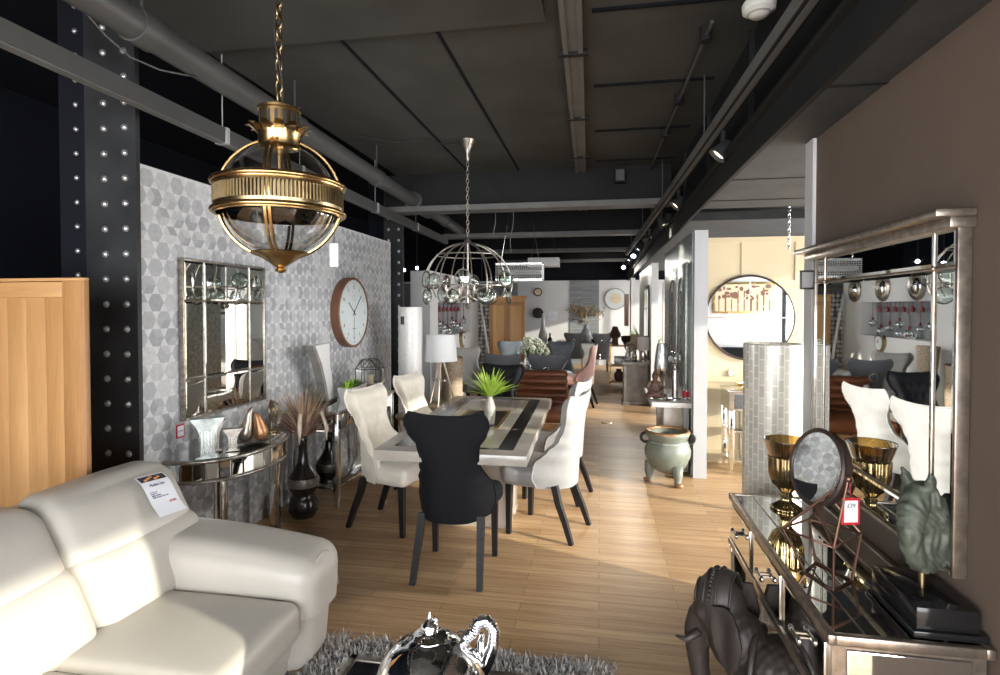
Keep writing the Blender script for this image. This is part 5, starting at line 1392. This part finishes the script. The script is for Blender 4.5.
for k in range(3):
    a = 2 * PI * k / 3 - 1.1; m = MB(); m.tube([(cos(a) * .15, sin(a) * .15, .19), (cos(a) * .17, sin(a) * .17, .10), (cos(a) * .165, sin(a) * .165, .04), (cos(a) * .18, sin(a) * .18, .0)], [.06, .042, .03, .036], 12); m.build('foot', M['celadon'], t, angle=180)
    m = MB(); m.ell((cos(a) * .185, sin(a) * .185, .022), (.04, .04, .022), 12); m.build('toe', M['copper_rim'], t)
for s in (-1, 1): m = MB(); m.torus((s * .20, 0, .42), (0, 1, 0), .045, .014, 16, 6); m.build('handle', M['black_iron'], t)
m = MB(); m.torus((0, 0, .395), (0, 0, 1), .178, .008, 40, 6); m.build('bead_band', M['silver_leaf'], t)

# ------------------------------------------------------------------ cream alcove
t = thing('round_wall_mirror', 'large round wall mirror with diamond beading in the cream alcove', 'mirror', (1.55, 6.284, 1.55))
m = MB(); m.disc((0, 0, 0), (0, -1, 0), .44, .02, 64); m.torus((0, -.016, 0), (0, -1, 0), .44, .013, 64, 8); m.build('rim', M['bronze_rim'], t, angle=60)
m = MB(); m.disc((0, -.02, 0), (0, -1, 0), .43, .003, 64); m.build('glass', M['mirror'], t)
m = MB()
q = [(-.43, 0), (0, .43), (.43, 0), (0, -.43)]
for k in range(4): m.cyl((q[k][0] * .6, -.024, q[k][1] * .6), (q[(k + 1) % 4][0] * .6, -.024, q[(k + 1) % 4][1] * .6), .004, n=6)
for x, z in q: m.cyl((x * .6, -.024, z * .6), (x * .99, -.024, z * .99), .004, n=6)
m.build('bead_strip', M['bright_silver'], t)
wl = wall_label(at(731, 373, Y=6.28), 'small bronze label below the round alcove mirror', (.06, .07), border='copper_rim', txt='£79'); wl.rotation_euler[2] = -PI / 2
t = thing('mirrored_side_table', 'mirrored one drawer side table with glass shelf in the cream alcove', 'side table', (1.50, 6.02, 0))
w, h, zt = .24, .20, .84
m = MB(); m.box(-w - .01, w + .01, -h - .01, h + .01, zt - .02, zt, .004); m.build('table_top', M['bright_silver'], t)
m = MB(); m.box(-w, w, -h, h, zt - .20, zt - .02); c_ = m.build('carcass', M['bright_silver'], t)
m = MB(); m.box(-w + .05, w - .05, -h - .012, -h, zt - .18, zt - .04, .003); d = m.build('drawer', M['grey_velvet'], t); m = MB(); m.ell((0, -h - .025, zt - .11), .016, 10); m.build('knob', M['bright_silver'], d)
for sx in (-1, 1):
    for sy in (-1, 1): 
        x, y = sx * (w - .025), sy * (h - .025); m = MB(); m.box(x - .025, x + .025, y - .025, y + .025, .12, zt - .2, .003); m.bar((x, y, .12), (x, y, 0), .04, .04, .02, .02); m.build('leg', M['bevel_mirror'], t)
for z in (.13, .42): m = MB(); m.box(-w + .01, w - .01, -h + .01, h - .01, z, z + .018, .002); m.build('shelf', M['bevel_mirror'], t)
t = thing('gold_leaf_tray', 'gold leaf shaped tray on the alcove side table', 'tray', (1.50, 6.0, .84)); r = random.Random(2)
m = MB()
for k in range(14):
    a = 2 * PI * k / 14; d = Vector((cos(a), sin(a) * .7, 0)); p0 = d * .03 + Vector((0, 0, .015)); p1 = d * r.uniform(.13, .19) + Vector((0, 0, .025 + .02 * (k % 3)))
    m.tube([p0, (p0 + p1) / 2 + Vector((0, 0, .01)), p1], [.008, .022, .003], 6, flat=.3)
m.lathe([(.0, .0), (.07, .0), (.075, .012), (.0, .018)], n=20); m.build('leaf_tray', M['gold_leaf'], t, angle=60)
t = thing('hanging_chain', 'thin silver pendant chain hanging over the cream alcove', 'chain', (1.60, 5.2, 2.15))
m = MB(); m.chain((0, 0, 0), (0, 0, .80), .04, .01, .004); m.build('links', M['bright_silver'], t); m = MB(); m.lathe([(.05, .845), (.045, .82), (.01, .80)], n=20); m.build('ceiling_rose', M['plastic_white'], t)

# ------------------------------------------------------------------ right aisle, further back
t = thing('concrete_pedestal', 'grey weathered concrete pedestal along the right aisle', 'pedestal', (.60, 9.95, 0))
m = MB(); m.box(-.20, .20, -.2, .2, .06, .68, .01); m.build('shaft', M['concrete'], t); m = MB(); m.box(-.23, .23, -.23, .23, .68, .73, .006); m.build('cap', M['concrete'], t); m = MB(); m.box(-.22, .22, -.22, .22, 0, .06, .006); m.build('plinth', M['concrete'], t)
gp = 'small silver ornaments on the concrete pedestal'
for k, (x, y, lb) in enumerate(((-.12, -.1, 'small silver kneeling ornament on the concrete pedestal front edge'), (.0, -.05, 'small pewter kneeling ornament in the middle of the concrete pedestal'))):
    t = thing('kneeling_ornament', lb, 'ornament', (.58 + x, 9.95 + y, .73), 0, gp); mb = MB(); mb.ell((0, 0, .04), (.06, .05, .04), 12); mb.ell((0, 0, .11), (.035, .03, .06), 12); mb.ell((.01, -.01, .19), (.028, .028, .032), 12); mb.tube([(0, 0, .13), (.05, -.03, .09), (.03, -.05, .04)], .014, 8); blob(mb, 'figure', M['silver_leaf' if k == 0 else 'antique_silver'], t, .009, 3)
t = thing('globe_topiary', 'round dark twig ball on a stem behind the kneeling ornaments', 'ornament', (.52, 10.08, .73)); m = MB(); m.cyl((0, 0, 0), (0, 0, .16), .012)
for k in range(9): m.torus((0, 0, .24), (cos(k * 1.3), sin(k * 1.3), cos(k * 2.1)), .09, .006, 20, 5)
m.build('twig_ball', M['driftwood'], t, angle=60)
t = thing('shaded_lamp', 'small table lamp with white cylinder shade on the concrete pedestal', 'lamp', (.735, 9.90, .73))
m = MB(); m.lathe([(.06, 0), (.06, .02), (.03, .04), (.045, .12), (.02, .2), (.012, .26)], n=20); m.build('lamp_base', M['bright_silver'], t); m = MB(); m.lathe([(.105, .20), (.10, .42), (.095, .42), (.10, .20)], n=32, closed=True); m.build('lamp_shade', M['lamp_shade'], t)
t = thing('brown_lamp', 'small lamp with brown shade behind the white shaded lamp', 'lamp', (.615, 10.13, .73))
m = MB(); m.lathe([(.05, 0), (.02, .03), (.02, .24)], n=16); m.build('lamp_base', M['driftwood'], t); m = MB(); m.lathe([(.09, .24), (.08, .46), (.075, .46), (.085, .24)], n=28, closed=True); m.build('lamp_shade', M['tan_weave'], t)
t = thing('wooden_shelf', 'open gold and wood display shelf at the far right of the aisle', 'shelf unit', (.42, 12.2, 0))
for x in (-.2, .2):
    for y in (-.16, .16): m = MB(); m.box(x - .015, x + .015, y - .015, y + .015, 0, .86); m.build('post', M['brass'], t)
for z in (.08, .42, .84): m = MB(); m.box(-.22, .22, -.18, .18, z, z + .025, .003); m.build('shelf', M['pine_wood'], t)
t = thing('bust', 'brown carved head bust on top of the display shelf', 'bust', (.32, 12.15, .865))
mb = MB(); mb.ell((0, 0, .24), (.10, .11, .14), 18); mb.ell((0, .01, .36), (.07, .07, .05), 14); mb.cyl((0, 0, 0), (0, 0, .16), .075, .06, 14); mb.ell((0, -.11, .23), (.02, .025, .03), 10); mb.ell((0, -.09, .17), (.045, .03, .03), 10)
for s in (-1, 1): mb.ell((s * .1, 0, .22), (.02, .03, .06), 10)
blob(mb, 'head', M['terracotta_dark'], t, .012, 3)
t = thing('dark_bowl', 'dark round bowl on the display shelf next to the bust', 'bowl', (.575, 12.1, .865)); m = MB(); m.lathe([(.05, 0), (.08, .02), (.13, .12), (.14, .2), (.13, .2), (.0, .03)], n=28); m.build('bowl', M['black_gloss'], t)
t = thing('silver_box', 'small silver casket on the middle of the display shelf', 'box', (.42, 12.1, .445)); m = MB(); m.box(-.12, .12, -.08, .08, 0, .16, .005); m.build('casket', M['silver_leaf'], t); m = MB(); m.box(-.125, .125, -.085, .085, .16, .19, .01); m.build('lid', M['silver_leaf'], t)
t = thing('brown_jug', 'brown ceramic jug on the lowest display shelf', 'jug', (.40, 12.1, .105)); m = MB(); m.lathe([(.06, 0), (.10, .06), (.10, .16), (.05, .22), (.06, .26), (.05, .26)], n=24); m.build('body', M['terracotta_dark'], t); m = MB(); m.torus((.1, 0, .15), (0, 1, 0), .05, .012, 16, 6); m.build('handle', M['terracotta_dark'], t)
t = thing('tall_shell_screen', 'tall cream shell panel screen between the right partitions', 'screen', (1.06, 8.9, 0), .2)
for k in range(2): m = MB(); m.box(-.12 + k * .26, .12 + k * .26, -.015, .015, .02, 2.05, .004); m.build('leaf_panel', M['shell_white'], t)
m = MB(); m.box(-.15, .42, -.03, .03, 0, .02); m.build('base', M['champagne'], t)
t = thing('tall_mirror_panel', 'tall dark framed mirror on the second white partition', 'mirror', (.836, 10.4, .75)); m = MB(); m.box(-.02, 0, -.45, .45, 0, 1.3, .004); m.build('frame', M['bronze_rim'], t); m = MB(); m.box(-.024, -.02, -.38, .38, .07, 1.23); m.build('glass', M['mirror'], t)
t = thing('potted_plant', 'leafy green plant in a pale pot near the far pier', 'plant', (1.12, 14.0, 0)); m = MB(); m.lathe([(.14, 0), (.19, .4), (.2, .42), (.17, .4), (.0, .36)], n=28); m.build('pot', M['pot_white'], t); m = MB(); leaves(m, 50, .95, .8, (0, 0, .4), 6, .04, .5); m.build('foliage', M['leaf_green'], t, angle=180)

# things across the aisle that the mirrors show
s2 = dup(sofa, (2.50, 11.2, 0), PI, 'pale leather sofa along the pale blue wall across the aisle')
t = thing('abstract_canvas', 'white canvas painting with dark stripes on the pale blue wall', 'painting', (3.298, 11.4, 1.72))
m = MB(); m.box(-.04, 0, -.6, .6, -.3, .3, .004); m.build('canvas', M['pot_white'], t)
m = MB()
for z, a, b_ in ((.12, -.5, .2), (.0, -.55, .5), (-.06, -.2, .55), (-.18, -.5, .1)): m.box(-.042, -.04, a, b_, z - .03, z + .03)
m.build('painted_stripes', M['picture_dark'], t)

# white partition seen in the round alcove mirror
t = thing('framed_print', 'golden brown framed landscape print on the white partition facing the alcove', 'picture', (2.72, 1.052, 1.85))
m = MB(); m.box(-.56, .56, 0, .03, -.30, .30, .004); m.build('frame', M['gold_leaf'], t)
m = MB(); m.box(-.52, .52, .03, .033, -.26, .26); p_ = m.build('print', M['candle_wax'], t)
m = MB(); r = random.Random(31)
for k in range(9): x = -.46 + k * .115; m.box(x, x + r.uniform(.015, .05), .033, .035, -.26, r.uniform(-.05, .2))
for k in range(26): m.ell((r.uniform(-.48, .48), .034, r.uniform(-.02, .22)), (r.uniform(.02, .06), .002, r.uniform(.015, .05)), 8)
m.build('painted_trees', M['clock_wood'], p_)
t = thing('upholstered_bench', 'dark velvet upholstered bench under the golden framed print', 'bench', (2.35, 1.38, 0))
m = MB(); m.cushion((0, 0, .40), (.55, .26, .09), .05, (0, 0, .02)); m.build('seat', M['navy_velvet'], t, angle=70)
m = MB(); m.cushion((0, -.22, .66), (.55, .06, .24), .05); m.build('backrest', M['navy_velvet'], t, angle=70)
for x in (-.48, .48):
    for y in (-.2, .2): m = MB(); m.bar((x, y, .33), (x, y, 0), .045); m.build('leg', M['black_wood'], t)
# ------------------------------------------------------------------ services under the ceiling
def straight(name, label, cat, build, mats):
    t = thing(name, label, cat, (0, 0, 0)); build(t); return t
t = thing('ceiling_pipe', 'fat grey service pipe running under the ceiling', 'pipe', (0, 0, 0))
P0, P1 = Vector((-2.02, -.5, 2.95)), Vector((-2.32, 9.5, 2.95))
m = MB(); m.cyl(P0, P1, .075, n=20); m.build('pipe_run', M['pipe_paint'], t)
for f in (.28, .42, .58, .74, .86):
    p = P0.lerp(P1, f); d = (P1 - P0).normalized(); m = MB(); m.cyl(p - d * .06, p + d * .06, .085, n=20); m.cyl(p, p + Vector((0, 0, CZ - 2.95)), .008, n=8); m.build('collar', M['pipe_paint'], t)
p = P0.lerp(P1, .70); m = MB(); m.cyl(p, p + (P1 - P0).normalized() * .7, .11, n=20); m.build('sleeve', M['pipe_paint'], t)
t = thing('cable_trunking', 'pale edged metal cable trunking crossing in front of the riveted column', 'trunking', (0, 0, 0))
T0, T1 = at(0, 32, Z=2.75), at(446, 241, Z=2.75); T0 = T0 + (T0 - T1) * .15
m = MB(); m.bar(T0, T1, .07, .09); m.build('channel', M['pipe_paint'], t)
m = MB(); m.bar(T0 + Vector((.0, 0, -.048)), T1 + Vector((.0, 0, -.048)), .05, .006); m.build('lid', M['flange_paint'], t)
for f in (.30, .42, .62, .8):
    p = T0.lerp(T1, f); m = MB(); m.box(p.x - .04, p.x + .04, p.y - .02, p.y + .02, p.z - .052, p.z + .052, .003); m.cyl(p, p + Vector((0, 0, 3.3 - 2.75)), .004, n=6); m.build('bracket', M['plastic_grey'], t)
t = thing('ceiling_cable', 'thin grey cable sagging below the service pipe', 'cable', (0, 0, 0))
m = MB(); m.tube([at(75, 0, Z=3.0), at(105, 35, Z=2.9), at(130, 57, Z=2.84), at(160, 70, Z=2.82), at(185, 75, Z=2.84), at(202, 76, Z=2.9)], .005, 6); m.build('cable', M['pipe_paint'], t, angle=180)
t = thing('centre_trunking', 'steel cable channel along the middle of the ceiling', 'trunking', (0, 0, 0))
A_, B_ = Vector((-.125, 1.12, CZ - .03)), Vector((-.27, 9.1, CZ - .03))
m = MB(); m.bar(A_ + Vector((.045, 0, 0)), B_ + Vector((.045, 0, 0)), .03, .06); m.bar(A_ - Vector((.045, 0, 0)), B_ - Vector((.045, 0, 0)), .03, .06); m.bar(A_, B_, .07, .03); m.build('channel', M['flange_paint'], t)
for f in (.3, .45, .6, .75): p = A_.lerp(B_, f); m = MB(); m.box(p.x - .09, p.x + .09, p.y - .02, p.y + .02, p.z - .035, p.z, .003); m.build('clip', M['dark_paint'], t)
t = thing('conduit', 'thin ceiling conduit with round junction boxes', 'conduit', (0, 0, 0))
a, b_ = at(712, 22, Z=3.22), at(650, 170, Z=3.22); m = MB(); m.cyl(a, b_, .012, n=8); m.build('tube', M['pipe_paint'], t)
for f in (.05, .35, .6): p = a.lerp(b_, f); m = MB(); m.cyl(p + Vector((0, 0, -.03)), p + Vector((0, 0, .05)), .035, n=14); m.build('junction_box', M['dark_paint'], t)
t = thing('ceiling_wire', 'loose black wire running to the lens chandelier', 'cable', (0, 0, 0))
m = MB(); m.tube([(-2.2, 4.9, CZ - .03), (-1.9, 5.1, CZ - .05), (-1.6, 5.15, CZ - .02), (-1.45, 5.2, CZ - .07), (-1.27, 5.3, CZ - .03)], .005, 6); m.build('wire', M['cable_black'], t)
for k, (px, z) in enumerate(((512, 3.1), (494, 3.0))):
    t = thing('hanging_wire', 'loose thin wire dangling from the cross beam, ' + ('the longer one' if k == 0 else 'the shorter one'), 'cable', (0, 0, 0))
    p = at(px, 205, Y=6.3); m = MB(); m.tube([p + Vector((.02 * sin(i), 0, -i * .09)) for i in range(7 - k * 2)], .004, 5); m.build('wire', M['flange_paint'], t, angle=180)
t = thing('smoke_detector', 'round white smoke detector on the ceiling beside the side beam', 'smoke detector', at(759, 8, Z=3.10) + Vector((0, 0, .03)))
m = MB(); m.lathe([(.0, -.075), (.035, -.073), (.05, -.06), (.075, -.045), (.078, -.015), (.07, 0)], n=36); m.build('body', M['plastic_white'], t, angle=40)
m = MB(); m.cyl((0, 0, 0), (0, 0, CZ - 3.13), .03, n=14); m.build('mounting_box', M['dark_paint'], t)
m = MB(); m.lathe([(.055, -.0565), (.053, -.0605), (.048, -.063)], n=36); m.build('vent_ring', M['plastic_grey'], t)
t = thing('beam_speaker', 'small grey box speaker fixed on the cross beam', 'speaker', at(620, 176, Y=6.5))
m = MB(); m.box(-.06, .06, -.06, .045, -.08, .08, .008); m.build('box', M['dark_paint'], t); m = MB(); m.box(-.045, .045, -.064, -.06, -.06, .06); m.build('grille', M['pipe_paint'], t)

# spotlight track on the right
t = thing('light_track', 'long steel spotlight track running down the ceiling', 'track', (0, 0, 0))
K0, K1 = at(800, 10, Z=2.78), at(614, 272, Z=2.78); K0 = K0 + (K0 - K1) * .1; K1 = Vector((K0.x + (K1.x - K0.x) * .65, K0.y + (K1.y - K0.y) * .65, 2.78))
m = MB(); m.bar(K0, K1, .06, .07); m.build('rail', M['dark_paint'], t); m = MB(); m.bar(K0 - Vector((.032, 0, 0)), K1 - Vector((.032, 0, 0)), .004, .06); m.bar(K0 - Vector((0, 0, .037)), K1 - Vector((0, 0, .037)), .03, .004); m.build('rail_edge', M['flange_paint'], t)
for f in (.12, .3, .5, .7, .9): p = K0.lerp(K1, f); m = MB(); m.cyl(p, (p.x, p.y, CZ), .006, n=6); m.build('drop_rod', M['pipe_paint'], t)
gs = 'spotlights along the ceiling track'
def spot(yy, label, lit, aim, energy, ang=70):
    f = (yy - K0.y) / (K1.y - K0.y); p = K0.lerp(K1, f) + Vector((0.03, 0, -.05))
    t = thing('track_spotlight', label, 'spotlight', p, 0, gs); d = (Vector(aim) - p).normalized()
    m = MB(); m.cyl((0, 0, .02), (0, 0, -.06), .018, n=12); m.build('stem', M['dark_paint'], t)
    c = Vector((0, 0, -.10)); m = MB()
    up = Vector((0, 0, 1)); prof = [(-.06, .02), (-.05, .035), (.0, .045), (.05, .06), (.056, .058), (.03, .04)]
    m.skin([m.ring(c + d * z, d, up, r, r, 20) for z, r in prof], False); m.build('lamp_head', M['black_iron'], t, angle=60)
    m = MB(); m.disc(c + d * .028, d, .042, .006, 18, .008); m.build('lens', M['bulb_cold' if lit else 'bulb_warm'], t, angle=180)
    if energy:
        L = bpy.data.lights.new('spot', 'SPOT'); L.energy = energy; L.spot_size = math.radians(ang); L.spot_blend = .6; L.shadow_soft_size = .12; L.color = (1, .93, .82)
        o = bpy.data.objects.new('spot_lamp', L); COL.objects.link(o); o.location = p + c + d * .08; o.rotation_euler = d.to_track_quat('-Z', 'Y').to_euler()
spot(at(726, 138, Z=2.7).y, 'black track spotlight nearest the brown wall', False, (-1.0, 3.6, .8), 40)
spot(5.4, 'black track spotlight above the dining table end', False, (-1.2, 5.2, .8), 60)
spot(6.6, 'black track spotlight just past the cross beam', False, (1.6, 6.3, 1.2), 50)
for k, y in enumerate((8.2, 9.3, 10.6, 12.0, 13.6)):
    spot(y, 'lit track spotlight %s' % ('nearest of the glowing ones', 'second of the glowing ones', 'middle of the glowing ones', 'fourth of the glowing ones', 'furthest of the glowing ones')[k], True, ((-2.4, 9.4, 1.4), (-1, 9, .8), (.2, 7.6, .0), (-.4, 16, 1.3), (.6, 10, .8))[k], 60)
gl = 'small lit bulbs in the dark left void'
for k, (px, py) in enumerate(((404, 270), (417, 268))):
    p = at(px, py, Y=11 + k * .8); t = thing('bare_bulb', 'glowing cold white bulb hanging in the dark roof void, ' + ('nearer the column' if k == 0 else 'further from the column'), 'bulb', p, 0, gl)
    m = MB(); m.ell((0, 0, 0), .035, 12); m.build('bulb', M['bulb_cold'], t); m = MB(); m.cyl((0, 0, .03), (0, 0, 3.9 - p.z), .006, n=6); m.build('flex', M['cable_black'], t)

t = thing('swing_tag', 'white swing tag hanging on a thread from the globe lantern', 'price tag', at(334, 255, Y=2.06))
m = MB(); m.box(-.018, .018, -.001, .001, -.045, .045, .0008); m.build('card', M['paper'], t)
m = MB(); m.tube([(0, 0, .045), (.004, -.004, .09), (.012, -.012, .155)], .0012, 5); m.build('thread', M['ink'], t)
t = thing('floor_socket', 'round brass floor socket cover set in the oak floor of the aisle', 'floor socket', at(607, 423, Z=0))
m = MB(); m.lathe([(.085, 0), (.085, .004), (.07, .007), (.0, .007)], n=32); m.build('cover', M['brass'], t); m = MB(); m.lathe([(.045, .007), (.045, .009), (.0, .009)], n=24); m.build('cap', M['antique_brass'], t)

# ------------------------------------------------------------------ daylight
w = bpy.data.worlds.new('sky'); SC.world = w; w.use_nodes = True
bg = w.node_tree.nodes['Background']; bg.inputs['Color'].default_value = (.96, .97, 1, 1); bg.inputs['Strength'].default_value = 6.2
L = bpy.data.lights.new('sun', 'SUN'); L.energy = 4.0; L.angle = math.radians(.8); L.color = (1, .93, .80)
o = bpy.data.objects.new('sun', L); COL.objects.link(o)
el = math.radians(14); d = Vector((-.935 * cos(el), .355 * cos(el), -sin(el))); o.rotation_euler = d.to_track_quat('-Z', 'Y').to_euler()
def portal(loc, rot, sx, sy):
    L = bpy.data.lights.new('portal', 'AREA'); L.shape = 'RECTANGLE'; L.size = sx; L.size_y = sy; L.cycles.is_portal = True
    o = bpy.data.objects.new('window_portal', L); COL.objects.link(o); o.location = loc; o.rotation_euler = rot
portal((3.40, 1.7, 1.28), (0, PI / 2, 0), 2.3, 9.2)
portal((3.28, 7.9, 1.28), (0, PI / 2, 0), 2.3, 2.9)
portal((3.28, 14.85, 1.28), (0, PI / 2, 0), 2.3, 3.2)  # portal of the added furthest opening
portal((.2, -3.05, 1.55), (PI / 2, 0, 0), 8.6, 2.9)

# ------------------------------------------------------------------ camera
cd = bpy.data.cameras.new('camera'); cam = bpy.data.objects.new('camera', cd); COL.objects.link(cam)
cd.sensor_width = 36; cd.sensor_fit = 'HORIZONTAL'; cd.lens = F / 1000 * 36; cd.shift_y = (CY - 337.5) / 1000; cd.clip_start = .02
cam.location = (0, 0, H); cam.rotation_euler = (PI / 2 - PITCH, 0, YAW)
SC.camera = cam
vs = SC.view_settings; vs.view_transform = 'Standard'; vs.look = 'None'; vs.gamma = 1; vs.use_curve_mapping = False; vs.exposure = 0.85
SC.cycles.use_denoising = True
SC.cycles.max_bounces = 10; SC.cycles.diffuse_bounces = 5; SC.cycles.glossy_bounces = 6; SC.cycles.transparent_max_bounces = 24; SC.cycles.transmission_bounces = 8
SC.cycles.sample_clamp_indirect = 6; SC.cycles.caustics_reflective = False; SC.cycles.caustics_refractive = False
